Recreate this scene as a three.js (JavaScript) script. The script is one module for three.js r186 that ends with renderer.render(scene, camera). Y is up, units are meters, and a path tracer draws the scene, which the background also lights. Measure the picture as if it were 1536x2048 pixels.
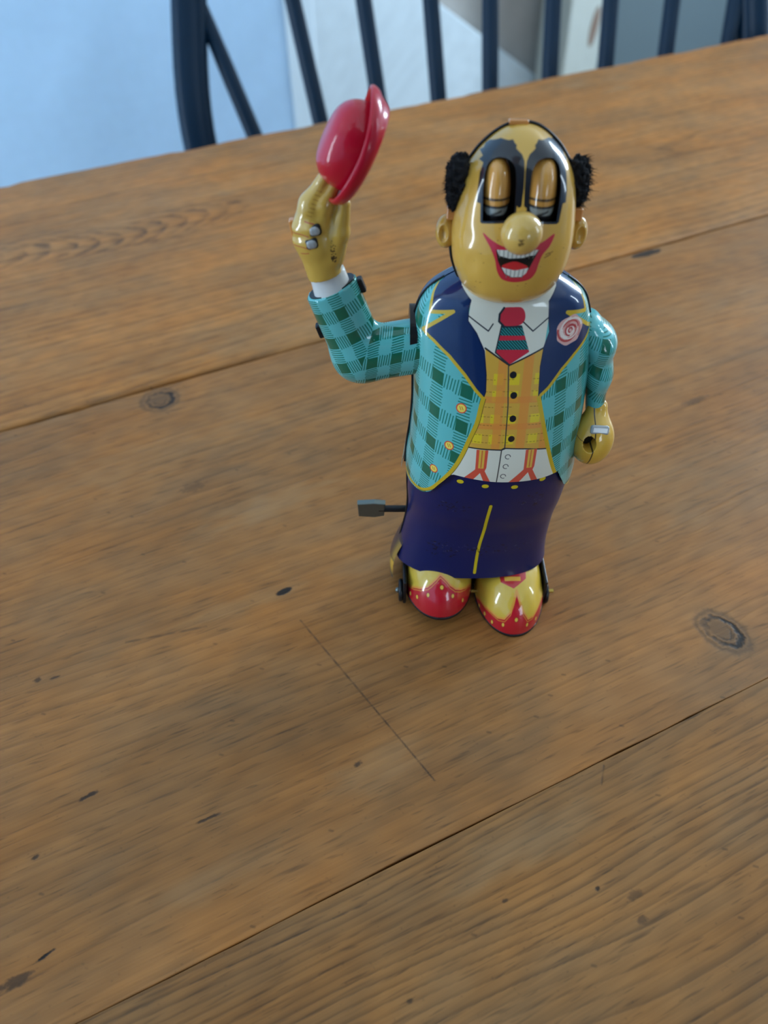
import * as THREE from 'three';
import { RoundedBoxGeometry } from 'three/addons/geometries/RoundedBoxGeometry.js';
import { mergeGeometries, mergeVertices } from 'three/addons/utils/BufferGeometryUtils.js';
import { MarchingCubes } from 'three/addons/objects/MarchingCubes.js';
import { RectAreaLightUniformsLib } from 'three/addons/lights/RectAreaLightUniformsLib.js';
import { Brush, Evaluator, SUBTRACTION } from 'three-bvh-csg';
import { createNoise2D, createNoise3D } from 'simplex-noise';

// ---------- camera, sky, window light, exposure ----------
const scene = new THREE.Scene();
const camera = new THREE.PerspectiveCamera(67.34, 1536 / 2048, 0.01, 50);
camera.position.set(0, 0.98, 0);
camera.up.set(0.3232, 0.688, -0.6498);
camera.lookAt(0.2778, 0.98 - 0.7254, -0.6298);
camera.focus = 0.232;
camera.userData.fStop = 11;
scene.add(camera);
scene.background = new THREE.Color(0.62, 0.80, 1.0);
scene.backgroundIntensity = 2.0;
RectAreaLightUniformsLib.init();
const DAY = new THREE.Color(0.70, 0.86, 1.0);
function daylight(x, y, z, w, h, tx, tz, power) {
  const l = new THREE.RectAreaLight(DAY, power, w, h);
  l.position.set(x, y, z); l.lookAt(tx, y, tz); scene.add(l);
}
daylight(-2.13, 1.12, -0.60, 0.20, 1.96, 0, -0.60, 27);    // tall narrow pane in the left wall
daylight(2.73, 1.55, -0.85, 0.46, 1.20, 0, -0.85, 36);     // window in the right wall
daylight(2.73, 1.55, 1.0, 0.16, 1.20, 0, 1.0, 22);         // slit window nearer the camera
daylight(-0.5, 1.55, 2.20, 2.00, 1.30, -0.5, 0, 6.2);      // window in the wall behind the camera
const renderer = new THREE.WebGLRenderer({ antialias: true });
renderer.toneMapping = THREE.LinearToneMapping;
renderer.toneMappingExposure = 1.0;
renderer.shadowMap.enabled = true;

// ---------- helpers ----------
const seeded = (s) => () => { s |= 0; s = s + 0x6D2B79F5 | 0; let t = Math.imul(s ^ s >>> 15, 1 | s); t = t + Math.imul(t ^ t >>> 7, 61 | t) ^ t; return ((t ^ t >>> 14) >>> 0) / 4294967296; };
const { PI, sin, cos, abs, sign, pow, min, max, exp, sqrt, floor, hypot } = Math;
const clamp = (x, a = 0, b = 1) => min(b, max(a, x)), lerp = (a, b, t) => a + (b - a) * t;
const smooth = (a, b, x) => { const t = clamp((x - a) / (b - a)); return t * t * (3 - 2 * t); };
const V = (x, y, z) => new THREE.Vector3(x, y, z);
const S = 0.001;                                            // toy shapes are written in millimetres
const used = {};
function numbered(name) { const n = used[name] = (used[name] ?? -1) + 1; return n ? `${name}_${String(n).padStart(3, '0')}` : name; }
function part(name, geo, mat, parent, label) {
  const m = new THREE.Mesh(geo, mat); m.name = name; m.castShadow = m.receiveShadow = true;
  if (label) m.userData.label = label;
  parent.add(m); return m;
}
function thing(name, label, category, pos = [0, 0, 0], turn = 0, group) {
  const g = new THREE.Group(); g.name = numbered(name); g.position.set(...pos); g.rotation.y = turn;
  g.userData = { label, category }; if (group) g.userData.group = group;
  scene.add(g); return g;
}
function struct(name, geo, mat, parent = scene, label) {
  const m = part(name, geo, mat, parent, label); if (parent === scene) m.userData.kind = 'structure'; return m;
}
function box(w, h, d, x = 0, y = 0, z = 0) { return new THREE.BoxGeometry(w, h, d).translate(x, y, z); }
function rbox(w, h, d, r, x = 0, y = 0, z = 0) { return new RoundedBoxGeometry(w, h, d, 2, r).translate(x, y, z); }
const join = (list) => mergeGeometries(list.map((g) => { const q = g.index ? g.toNonIndexed() : g; for (const k of Object.keys(q.attributes)) if (!['position', 'normal', 'uv'].includes(k)) q.deleteAttribute(k); return q; }));
// monotone cubic through [x, value] rows
function curve(rows) {
  const n = rows.length, x = rows.map((r) => r[0]), y = rows.map((r) => r[1]), d = [], m = [];
  for (let i = 0; i < n - 1; i++) d.push((y[i + 1] - y[i]) / (x[i + 1] - x[i]));
  for (let i = 0; i < n; i++) m.push(i === 0 ? d[0] : i === n - 1 ? d[n - 2] : d[i - 1] * d[i] <= 0 ? 0 : 2 * d[i - 1] * d[i] / (d[i - 1] + d[i]));
  return (t) => {
    t = clamp(t, x[0], x[n - 1]); let i = 0; while (i < n - 2 && t > x[i + 1]) i++;
    const h = x[i + 1] - x[i], s = (t - x[i]) / h, s2 = s * s, s3 = s2 * s;
    return (2 * s3 - 3 * s2 + 1) * y[i] + (s3 - 2 * s2 + s) * h * m[i] + (-2 * s3 + 3 * s2) * y[i + 1] + (s3 - s2) * h * m[i + 1];
  };
}
// grid of points f(i/nu, j/nv) -> [x,y,z,u,v] as a smooth indexed surface, in millimetres
function grid(nu, nv, f, flip = false) {
  const P = [], U = [], I = [];
  for (let j = 0; j <= nv; j++) for (let i = 0; i <= nu; i++) { const q = f(i / nu, j / nv); P.push(q[0] * S, q[1] * S, q[2] * S); U.push(q[3] ?? i / nu, q[4] ?? j / nv); }
  for (let j = 0; j < nv; j++) for (let i = 0; i < nu; i++) {
    const a = j * (nu + 1) + i, b = a + 1, c = a + nu + 1, d = c + 1;
    flip ? I.push(a, c, b, b, c, d) : I.push(a, b, c, b, d, c);
  }
  const g = new THREE.BufferGeometry();
  g.setAttribute('position', new THREE.Float32BufferAttribute(P, 3)); g.setAttribute('uv', new THREE.Float32BufferAttribute(U, 2)); g.setIndex(I);
  g.computeVertexNormals(); return g;
}
const spow = (c, e) => sign(c) * pow(abs(c), e);
// swept tube with elliptical sections; path in the XY plane mostly; rows [x,y,z,ra,rb]; ra in the plane, rb along z
function sweep(rows, nu = 28, nv = 40, caps = true) {
  const n = rows.length, cum = [0];
  for (let i = 1; i < n; i++) cum.push(cum[i - 1] + hypot(rows[i][0] - rows[i - 1][0], rows[i][1] - rows[i - 1][1], rows[i][2] - rows[i - 1][2]));
  const c = [0, 1, 2, 3, 4].map((k) => curve(rows.map((r, i) => [cum[i], r[k]]))), L = cum[n - 1];
  const path = new THREE.CatmullRomCurve3(rows.map((r) => V(r[0], r[1], r[2])), false, 'centripetal');
  const pts = [], len = path.getLength();
  for (let j = 0; j <= nv; j++) { const t = j / nv, p = path.getPointAt(t), tg = path.getTangentAt(t); const nrm = V(-tg.y, tg.x, 0).normalize(), bin = tg.clone().cross(nrm).normalize(); pts.push({ p, nrm, bin, ra: c[3](t * L), rb: c[4](t * L), s: t * len }); }
  const g = grid(nu, nv, (u, v) => {
    const q = pts[Math.round(v * nv)], a = u * 2 * PI + PI / 2, k = 2 / 2.4, x = q.ra * spow(cos(a), k), z = q.rb * spow(sin(a), k);
    const w = q.p.clone().addScaledVector(q.nrm, x).addScaledVector(q.bin, z);
    return [w.x, w.y, w.z, u, q.s / len];
  });
  g.userData = { len }; return g;
}
// smooth-minimum distance field meshed by marching cubes; bones [[ax,ay,az,ra],[bx,by,bz,rb]] in millimetres
function sdf(fn, lo, hi, res) {
  const size = max(hi[0] - lo[0], hi[1] - lo[1], hi[2] - lo[2]), mc = new MarchingCubes(res, new THREE.MeshStandardMaterial(), false, false, 200000);
  mc.isolation = 0;
  for (let k = 0; k < res; k++) for (let j = 0; j < res; j++) for (let i = 0; i < res; i++)
    mc.field[i + j * res + k * res * res] = -fn(lo[0] + size * i / res, lo[1] + size * j / res, lo[2] + size * k / res);
  mc.update();
  const P = Array.from(mc.positionArray.subarray(0, mc.count * 3));
  for (let i = 0; i < P.length; i++) P[i] = (lo[i % 3] + (P[i] + 1) / 2 * size) * S;
  let g = new THREE.BufferGeometry(); g.setAttribute('position', new THREE.Float32BufferAttribute(P, 3));
  g = mergeVertices(g, 1e-7); g.computeVertexNormals();
  const U = []; const p = g.attributes.position;
  for (let i = 0; i < p.count; i++) U.push((p.getX(i) / S - lo[0]) / size, (p.getY(i) / S - lo[1]) / size);
  g.setAttribute('uv', new THREE.Float32BufferAttribute(U, 2)); return g;
}
function capsule(x, y, z, a, b) {
  const dx = b[0] - a[0], dy = b[1] - a[1], dz = b[2] - a[2], t = clamp(((x - a[0]) * dx + (y - a[1]) * dy + (z - a[2]) * dz) / (dx * dx + dy * dy + dz * dz));
  return hypot(x - a[0] - dx * t, y - a[1] - dy * t, z - a[2] - dz * t) - lerp(a[3], b[3], t);
}
const smin = (a, b, k) => { const h = max(k - abs(a - b), 0) / k; return min(a, b) - h * h * k / 4; };
function canvas(w, h, draw) {
  const c = document.createElement('canvas'); c.width = w; c.height = h; draw(c.getContext('2d'), w, h);
  const t = new THREE.CanvasTexture(c); t.colorSpace = THREE.SRGBColorSpace; t.magFilter = THREE.LinearFilter; t.anisotropy = 8; return t;
}
const tin = (o = {}) => new THREE.MeshPhysicalMaterial({ roughness: 0.32, clearcoat: 1, clearcoatRoughness: 0.08, specularIntensity: 0.4, ...o });

// ---------- the room ----------
const rnd = seeded(7), n2 = createNoise2D(seeded(11)), n2b = createNoise2D(seeded(23)), n3 = createNoise3D(seeded(31));
const plaster = (hex, seed) => {
  const nn = createNoise2D(seeded(seed)), W = 256, d = new Uint8Array(W * W * 4), c = new THREE.Color(hex).convertLinearToSRGB();
  for (let y = 0; y < W; y++) for (let x = 0; x < W; x++) {
    const a = x / W * 2 * PI, b = y / W * 2 * PI, k = 1 + 0.02 * n3(cos(a) * 3, sin(a) * 3 + cos(b) * 3, sin(b) * 3) + 0.012 * nn(x * .4, y * .4), o = (y * W + x) * 4;
    d[o] = clamp(c.r * k) * 255; d[o + 1] = clamp(c.g * k) * 255; d[o + 2] = clamp(c.b * k) * 255; d[o + 3] = 255;
  }
  const t = new THREE.DataTexture(d, W, W); t.colorSpace = THREE.SRGBColorSpace; t.magFilter = THREE.LinearFilter; t.wrapS = t.wrapT = THREE.RepeatWrapping; t.needsUpdate = true;
  return new THREE.MeshStandardMaterial({ map: t, roughness: 0.75, bumpMap: t, bumpScale: 0.002 });
};
const wallPaint = plaster('#b4d4f0', 3), hallPaint = plaster('#b3afaa', 4), whitePaint = plaster('#dcebf4', 5), ceilingPaint = plaster('#eef0ef', 6);
const doorPaint = new THREE.MeshStandardMaterial({ color: '#7f929a', roughness: 0.5 });
const floorMat = new THREE.MeshStandardMaterial({ color: '#8b7355', roughness: 0.6 });
struct('floor', box(5.6, 0.1, 8.1, 0.3, -0.05, -0.3), floorMat);
struct('ceiling', box(5.6, 0.1, 8.1, 0.3, 2.55, -0.3), ceilingPaint);
// wall behind the chair (its right end is the corner beside the stair)
struct('wall_back', box(2.65, 2.5, 0.12, -0.875, 1.25, -1.41), wallPaint);
struct('trim_1', rbox(.05, 2.46, .13, .004, .476, 1.23, -1.412), whitePaint);
struct('wall_hall', box(5.6, 2.5, 0.12, 0.3, 1.25, -4.2), hallPaint);
{ const x0 = -1.55, x1 = .55, y0 = .85, y1 = 2.25, z = 2.36, d = .12;
  struct('wall_front', join([box(x0 + 2.5, 2.5, d, (x0 - 2.5) / 2, 1.25, z), box(3.1 - x1, 2.5, d, (x1 + 3.1) / 2, 1.25, z), box(x1 - x0, y0, d, (x0 + x1) / 2, y0 / 2, z), box(x1 - x0, 2.5 - y1, d, (x0 + x1) / 2, (2.5 + y1) / 2, z)]), plaster('#8d949a', 9)); }
function windowWall(side, x, openings) { // piers between the openings, sill and lintel in each
  const d = 0.14, list = []; let z = -4.2;
  for (const [cz, cw, y0, y1] of openings) { const a = cz - cw / 2, b = cz + cw / 2; list.push(box(d, 2.5, a - z, x, 1.25, (a + z) / 2), box(d, y0, cw, x, y0 / 2, cz), box(d, 2.5 - y1, cw, x, (2.5 + y1) / 2, cz)); z = b; }
  list.push(box(d, 2.5, 3.6 - z, x, 1.25, (3.6 + z) / 2)); struct(`wall_${side}`, join(list), wallPaint);
}
windowWall('left', -2.27, [[-0.60, 0.32, 0.05, 2.18]]); windowWall('right', 2.87, [[-0.85, 0.58, 0.9, 2.2], [1.0, 0.28, 0.9, 2.2]]);
const paneMat = new THREE.MeshPhysicalMaterial({ color: '#ffffff', transmission: 1, thickness: 0, roughness: 0.02, ior: 1.45 });
function windowUnit(n, x, cz, cw, y0, y1) {
  const g = new THREE.Group(); g.name = `window_${n}`; g.position.set(x, 0, cz); g.userData = { kind: 'structure' }; scene.add(g);
  const f = 0.06;
  part('window_frame', join([box(.07, f, cw, 0, y0 + f / 2, 0), box(.07, f, cw, 0, y1 - f / 2, 0), box(.07, y1 - y0, f, 0, (y0 + y1) / 2, -cw / 2 + f / 2), box(.07, y1 - y0, f, 0, (y0 + y1) / 2, cw / 2 - f / 2), ...(cw > .6 ? [box(.05, y1 - y0, .04, 0, (y0 + y1) / 2, 0)] : [])]), whitePaint, g);
  if (cw <= .6) part('window_pane', box(.004, y1 - y0 - 2 * f, cw - 2 * f, 0, (y0 + y1) / 2, 0), paneMat, g);
  else for (const s of [-1, 1]) part('window_pane', box(.004, y1 - y0 - 2 * f, cw / 2 - f - .02, 0, (y0 + y1) / 2, s * (cw / 4 - f / 2 + .01)), paneMat, g);
}
{
  const g = new THREE.Group(); g.name = 'window_3'; g.position.set(-.5, 0, 2.36); g.userData = { kind: 'structure' }; scene.add(g); const f = .06, w = 2.1, y0 = .85, y1 = 2.25;
  part('window_frame', join([box(w, f, .07, 0, y0 + f / 2, 0), box(w, f, .07, 0, y1 - f / 2, 0), box(f, y1 - y0, .07, -w / 2 + f / 2, (y0 + y1) / 2, 0), box(f, y1 - y0, .07, w / 2 - f / 2, (y0 + y1) / 2, 0), box(.05, y1 - y0, .05, 0, (y0 + y1) / 2, 0)]), whitePaint, g);
  for (const s of [-1, 1]) part('window_pane', box(w / 2 - f - .02, y1 - y0 - 2 * f, .004, s * (w / 4 - f / 2 + .01), (y0 + y1) / 2, 0), paneMat, g);
}
windowUnit(1, -2.27, -0.60, 0.32, 0.05, 2.18); windowUnit(4, 2.87, 1.0, 0.28, 0.9, 2.2); windowUnit(2, 2.87, -0.85, 0.58, 0.9, 2.2);

// ---------- staircase behind the chair ----------
struct('wall_stair', box(1.86, 2.5, .06, .675, 1.25, -2.22), hallPaint);
{
  const g = thing('staircase', 'white painted stair side sloping down to the right behind the navy chair', 'staircase', [0, 0, 0]);
  const zf = -2.15, ang = 34 * PI / 180, foot = [1.62, 0.10], t = Math.tan(ang);
  const s = new THREE.Shape(); const xl = 0.0, yl = foot[1] + (foot[0] - xl) * t;
  s.moveTo(foot[0], 0); s.lineTo(foot[0], foot[1]); s.lineTo(xl, yl); s.lineTo(xl, 0); s.closePath();
  part('stair_string', new THREE.ExtrudeGeometry(s, { depth: 0.03, bevelEnabled: true, bevelSize: .004, bevelThickness: .004, bevelSegments: 2 }).translate(0, 0, zf - 0.03), whitePaint, g);
}
const newel = thing('newel_post', 'cream newel post with a chipped brown patch, at the foot of the stair', 'post', [1.545, 0, -2.06], 0.12);
part('post_shaft', rbox(.135, 1.15, .12, .008, 0, .575, 0), plaster('#bfc4bd', 8), newel);
part('post_cap', rbox(.17, .05, .155, .015, 0, 1.17, 0), plaster('#d6dad2', 8), newel);
{
  const sh = new THREE.Shape(); sh.absellipse(0, 0, .014, .05, 0, 2 * PI);
  part('bare_patch', new THREE.ExtrudeGeometry(sh, { depth: .002, bevelEnabled: false, curveSegments: 20 }).rotateZ(-.14).translate(.03, .335, .0595), new THREE.MeshStandardMaterial({ color: '#8a7466', roughness: .8 }), newel, 'bare brown wood where the cream paint has chipped off');
}
{
  const g = new THREE.Group(); g.name = 'door_1'; g.position.set(2.08, 0, -2.45); g.rotation.y = -0.35; g.userData = { kind: 'structure' }; scene.add(g);
  part('door_leaf', rbox(.86, 2.02, .04, .004, 0, 1.02, 0), doorPaint, g);
  part('door_edge', rbox(.03, 2.05, .06, .006, -.445, 1.02, 0), whitePaint, g);
}

// ---------- the person who takes the picture, leaning over the near table edge ----------
{
  const g = thing('person', 'person in a dark jumper leaning over the near table edge with a phone', 'person');
  const f = V(.2778, -.7254, -.6298).normalize(), u = V(.3232, .688, -.6498).normalize(), r = f.clone().cross(u).normalize();
  const pm = new THREE.Matrix4().makeBasis(r, u, f.clone().negate()).setPosition(V(0, .98, 0).addScaledVector(f, -.012).addScaledVector(u, -.058).addScaledVector(r, .012));
  const wr = [1, -1].map((s) => V(s * .074, -.1, .012).applyMatrix4(pm).toArray());
  const arm = [[[-.33, 1.37, .26, .055], [-.31, 1.08, .2, .045]], [[-.31, 1.08, .2, .045], [...wr[1], .026]], [[.01, 1.39, .42, .055], [.12, 1.08, .34, .045]], [[.12, 1.08, .34, .045], [...wr[0], .026]]];
  const torso = [[[-.12, .9, .46, .14], [-.15, 1.18, .40, .14]], [[-.15, 1.18, .40, .15], [-.16, 1.36, .34, .14]], [[-.32, 1.38, .27, .06], [0, 1.40, .41, .06]]];
  const neck = [[[-.16, 1.42, .33, .055], [-.14, 1.54, .29, .055]], [[-.13, 1.585, .25, .075], [-.14, 1.68, .27, .095]], [[-.13, 1.655, .178, .012], [-.128, 1.615, .163, .017]], [[-.128, 1.575, .178, .012], [-.132, 1.575, .176, .012]]];
  const legs = [[[-.2, .9, .46, .1], [-.2, .5, .47, .065]], [[-.2, .5, .47, .065], [-.2, .09, .5, .045]], [[-.03, .9, .5, .1], [-.02, .5, .52, .065]], [[-.02, .5, .52, .065], [-.02, .09, .54, .045]], [[-.2, .05, .52, .04], [-.18, .04, .38, .035]], [[-.02, .05, .56, .04], [0, .04, .42, .035]]];
  const field = (list, k, grow, x, y, z) => { let d = 9; for (const [a, b] of list) { const c = capsule(x, y, z, a, b) - grow; if (c < d + k) d = smin(d, c, k); } return d; };
  const whole = [...torso, ...arm, ...neck, ...legs], lo = [-.72, -.02, -.45], hi = [.72, 1.8, 1], metres = (q) => q.scale(1000, 1000, 1000);
  const skinGeo = [metres(sdf((x, y, z) => field(whole, .05, 0, x, y, z), lo, hi, 96)).toNonIndexed()];
  for (const s of [1, -1]) { // a hand holds either edge of the phone: palm, four fingers behind it, thumb on the screen
    const F = [[[46, -14, -6, 8], [44, -10, -16, 7.5], [s > 0 ? 8 : 14, -12, -14, 6.5]], [[48, -32, -6, 8.5], [45, -29, -17, 8], [2, -31, -14, 6.8]], [[49, -50, -5, 8.5], [45, -48, -17, 8], [6, -50, -14, 6.6]], [[50, -67, -4, 7.5], [45, -66, -16, 7], [16, -68, -13.5, 6]]];
    const hd = sdf((x, y, z) => { const X = s * x; let d = smin(capsule(X, y, z, [74, -100, 12, 25], [58, -56, 4, 19]), capsule(X, y, z, [58, -56, 4, 18], [50, -26, 1, 13]), 10); for (const [a, b, c] of F) d = smin(d, min(capsule(X, y, z, a, b), capsule(X, y, z, b, c)), 3); d = smin(d, min(capsule(X, y, z, [58, -64, 14, 12], [44, -46, 18, 10]), capsule(X, y, z, [44, -46, 18, 10], [26, -30, 14, 8])), 5); return max(d, -max(abs(x) - 41, abs(y) - 82, abs(z) - 7.2)); }, [s > 0 ? -10 : -110, -130, -45], [s > 0 ? 110 : 10, -10, 75], 44);
    skinGeo.push(hd.applyMatrix4(pm).toNonIndexed());
  }
  part('body', join(skinGeo), new THREE.MeshStandardMaterial({ color: '#b98a70', roughness: .6 }), g);
  for (const dx of [-.033, .033]) part('eye', new THREE.SphereGeometry(.012, 16, 12).translate(-.134 + dx, 1.652, .188), new THREE.MeshStandardMaterial({ color: '#3a2c24', roughness: .2 }), g);
  part('jumper', metres(sdf((x, y, z) => max(field([...torso, ...arm], .05, .016, x, y, z), .8 - y, .07 - hypot(x - wr[0][0], y - wr[0][1], z - wr[0][2]), .07 - hypot(x - wr[1][0], y - wr[1][1], z - wr[1][2])), [-.65, .74, -.2], [.4, 1.6, .85], 68)), new THREE.MeshStandardMaterial({ color: '#24262d', roughness: .95 }), g);
  part('trousers', metres(sdf((x, y, z) => max(field(legs.slice(0, 4), .04, .014, x, y, z), y - .98, .08 - y), [-.6, .02, .1], [.4, 1.1, .9], 60)), new THREE.MeshStandardMaterial({ color: '#2b3140', roughness: .9 }), g);
  part('hair', metres(sdf((x, y, z) => max(field(neck.slice(1, 2), .01, .014, x, y, z) + .006 * n3(x * 40, y * 40, z * 40), (1.60 - y) + (.26 - z) * .9 - .02), [-.3, 1.5, .1], [0, 1.8, .4], 44)), new THREE.MeshStandardMaterial({ color: '#3a2a1e', roughness: .8 }), g);
  const ph = thing('phone', 'black phone in the hands of the person over the near table edge', 'phone'); pm.decompose(ph.position, ph.quaternion, ph.scale);
  part('phone_body', rbox(.076, .158, .0085, .004), new THREE.MeshStandardMaterial({ color: '#101114', roughness: .4 }), ph);
  part('screen', rbox(.071, .152, .001, .0004, 0, 0, .0045), new THREE.MeshStandardMaterial({ color: '#050506', roughness: .12 }), ph);
}

// ---------- wood ----------
function wood({ x0, x1, z0, z1, W, H, seed, ring = 0.004, ringDark = .2, knots = [], marks = [], tone = [.62, .44, .265], hand = null, fleck = 1, pales = [], cuts = [], extra = null }) {
  const a = createNoise2D(seeded(seed)), b = createNoise2D(seeded(seed + 1)), c = createNoise2D(seeded(seed + 2));
  const D = new Uint8Array(W * H * 4), B = new Uint8Array(W * H * 4);
  for (let j = 0; j < H; j++) for (let i = 0; i < W; i++) {
    const x = x0 + (x1 - x0) * (i + .5) / W, z = z1 + (z0 - z1) * (j + .5) / H;   // row 0 is v = 0, the edge towards the viewer
    let wz = z + .007 * a(x * 2.2, z * 7) + .0012 * b(x * 9, z * 40), ringMul = 1, dark = 0, grey = 0;
    for (const k of knots) {
      const ca = cos(k.a || 0), sa = sin(k.a || 0), dx0 = x - k.x, dz0 = z - k.z, dx = dx0 * ca + dz0 * sa, dz = -dx0 * sa + dz0 * ca, r = hypot(dx / k.rx, dz / k.rz);
      if (r > 9) continue;
      wz += (k.bend ?? .004) * sign(dz0) * exp(-(dx * dx) / (k.rx * k.rx * 9)) * exp(-abs(dz0) / (k.rz * 3.5));
      const wob = .12 * c(x * 160, z * 160) + .06 * a(x * 600, z * 600);
      if (k.ringy) dark = max(dark, k.d * exp(-pow((r - 1 + wob) / .2, 2)) * clamp(.8 + .5 * (dx / k.rx * .5 + dz / k.rz * .5) + .2 * b(x * 300, z * 300)), .8 * k.d * exp(-pow((r - .55 + wob) / .13, 2)) * clamp(.5 + .6 * dz / k.rz), .3 * k.d * smooth(1.05, .6, r), .3 * k.d * exp(-pow((r - 1.45 + wob) / .2, 2)));
      else dark = max(dark, k.d * smooth(1.15, .7, r + wob));
      grey = max(grey, .6 * k.d * smooth(2.4, .9, r + wob));
    }
    if (hand) wz = hand(x, z, wz);
    const q = wz / ring + .35 * c(x * 5, z * 60), fr = q - floor(q), late = pow(fr, 3.2) * smooth(1, .93, fr);
    const rv = .55 + .45 * a(floor(q) * 7.31, x * 1.5);
    const fib = a(x * 26, z * 900) * .5 + b(x * 70, z * 2300) * .35 + c(x * 9, z * 420) * .5;
    const patch = a(x * 5 + 9, z * 13) * .6 + b(x * 17, z * 33) * .4, patch2 = c(x * 7, z * 19 + 5) * .6 + a(x * 30, z * 60) * .4;
    let l = 1 - ringDark * late * max(0, rv) + .055 * fib + .1 * patch + .045 * b(x * 60, z * 120);
    const fl = a(x * 55 + 50, z * 620); if (fl > .72) l -= fleck * (fl - .72) * .9;
    const sp = b(x * 210, z * 260 + 70) ; if (sp > .86) l -= fleck * (sp - .86) * 1.6;
    for (const m of marks) {
      const ca = cos(m.a || 0), sa = sin(m.a || 0), dx0 = x - m.x, dz0 = z - m.z, dx = dx0 * ca + dz0 * sa, dz = -dx0 * sa + dz0 * ca;
      const r = hypot(dx / m.rx, dz / m.rz); if (r > 1.6) continue;
      const w = smooth(1.2, .5, r + .3 * c(x * 300, z * 500) + .15 * a(x * 900, z * 1200));
      if (m.d > 0) dark = max(dark, m.d * w); else l += -m.d * w;
    }
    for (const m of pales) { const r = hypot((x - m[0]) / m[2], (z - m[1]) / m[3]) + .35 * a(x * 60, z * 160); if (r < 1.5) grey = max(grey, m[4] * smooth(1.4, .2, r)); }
    for (const m of cuts) { const dx0 = m[2] - m[0], dz0 = m[3] - m[1], t = ((x - m[0]) * dx0 + (z - m[1]) * dz0) / (dx0 * dx0 + dz0 * dz0); if (t > 0 && t < 1) { const r = abs((x - m[0]) * dz0 - (z - m[1]) * dx0) / hypot(dx0, dz0); dark = max(dark, m[5] * smooth(m[4], m[4] * .3, r) * (.65 + .5 * b(x * 200, z * 200))); } }
    if (extra) dark = max(dark, extra(x, z, a, b));
    const st = b(x * 36 + 20, z * 520 + 9); if (st > .55) l -= fleck * (st - .55) * .42;
    const warm = .1 * patch2;
    let R = tone[0] * (l + warm * .6), G = tone[1] * l, Bc = tone[2] * (l - warm * 1.6);
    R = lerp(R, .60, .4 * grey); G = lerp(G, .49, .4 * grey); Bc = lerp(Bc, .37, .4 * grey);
    const kd = 1 - clamp(dark); R = lerp(.10, R, kd); G = lerp(.075, G, kd); Bc = lerp(.06, Bc, kd);
    const o = (j * W + i) * 4; D[o] = clamp(R) * 255; D[o + 1] = clamp(G) * 255; D[o + 2] = clamp(Bc) * 255; D[o + 3] = 255;
    const hgt = clamp(.6 - .35 * late * max(0, rv) + .12 * fib - .5 * dark); B[o] = B[o + 1] = B[o + 2] = hgt * 255; B[o + 3] = 255;
  }
  const mk = (d, s) => { const t = new THREE.DataTexture(d, W, H); if (s) t.colorSpace = THREE.SRGBColorSpace; t.magFilter = THREE.LinearFilter; t.wrapS = t.wrapT = THREE.MirroredRepeatWrapping; t.anisotropy = 8; t.needsUpdate = true; return t; };
  return new THREE.MeshPhysicalMaterial({ map: mk(D, true), bumpMap: mk(B, false), bumpScale: .00035, roughness: .5, specularIntensity: .5 });
}
const table = thing('dining_table', 'old waxed pine dining table of wide worn planks, under the tin toy', 'table', [0, 0, 0]);
function plank(x0, x1, z0, z1, tex, mat, wear = 0) {
  const L = x1 - x0, D = z1 - z0, r = tex.r ?? .0022, nx = 160, seg = [];
  // cross-section across z with rounded arrises, swept along x; front and back arris wander slightly
  const sec = [[0, -.03], [0, -r], [r * .3, -r * .3], [r, 0]]; const N = 24;
  for (let i = 1; i < N; i++) sec.push([r + (D - 2 * r) * i / N, 0]);
  sec.push([D - r, 0], [D - r * .3, -r * .3], [D, -r], [D, -.03]);
  const g = grid(nx, sec.length - 1, (u, v) => {
    const k = Math.round(v * (sec.length - 1)), s = sec[k], x = x0 + L * u; let z = z0 + s[0], y = s[1];
    const e = k < 4 ? 1 : k > sec.length - 5 ? -1 : 0;
    if (e && wear) { const w = wear * max(0, n2(x * 14, e * 3) + .5 * n2(x * 50, e)) ; z += e * w; y -= w * .35 * (y > -.02); }
    return [x / S, y / S, z / S, (x - tex.x0) / (tex.x1 - tex.x0), (tex.z1 - z) / (tex.z1 - tex.z0)];
  }, true);
  return g.translate(0, .75, 0);
}
const TA = { x0: -.12, x1: .80, z0: -.611, z1: -.3275 }, TB = { x0: -.12, x1: .42, z0: -.3257, z1: -.07203, r: .0004 }, TC = { x0: -.12, x1: .42, z0: -.07198, z1: .16, r: .0003 };
const cathedral = (x, z, wz) => { // flame figure of the back plank: long nested tongues
  const cx = x - .12, cz = z + .475, w = exp(-pow(cz / .055, 2)); return wz + w * .02 * (sqrt(cx * cx * .35 + .0004) + 18 * cz * cz);
};
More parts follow.
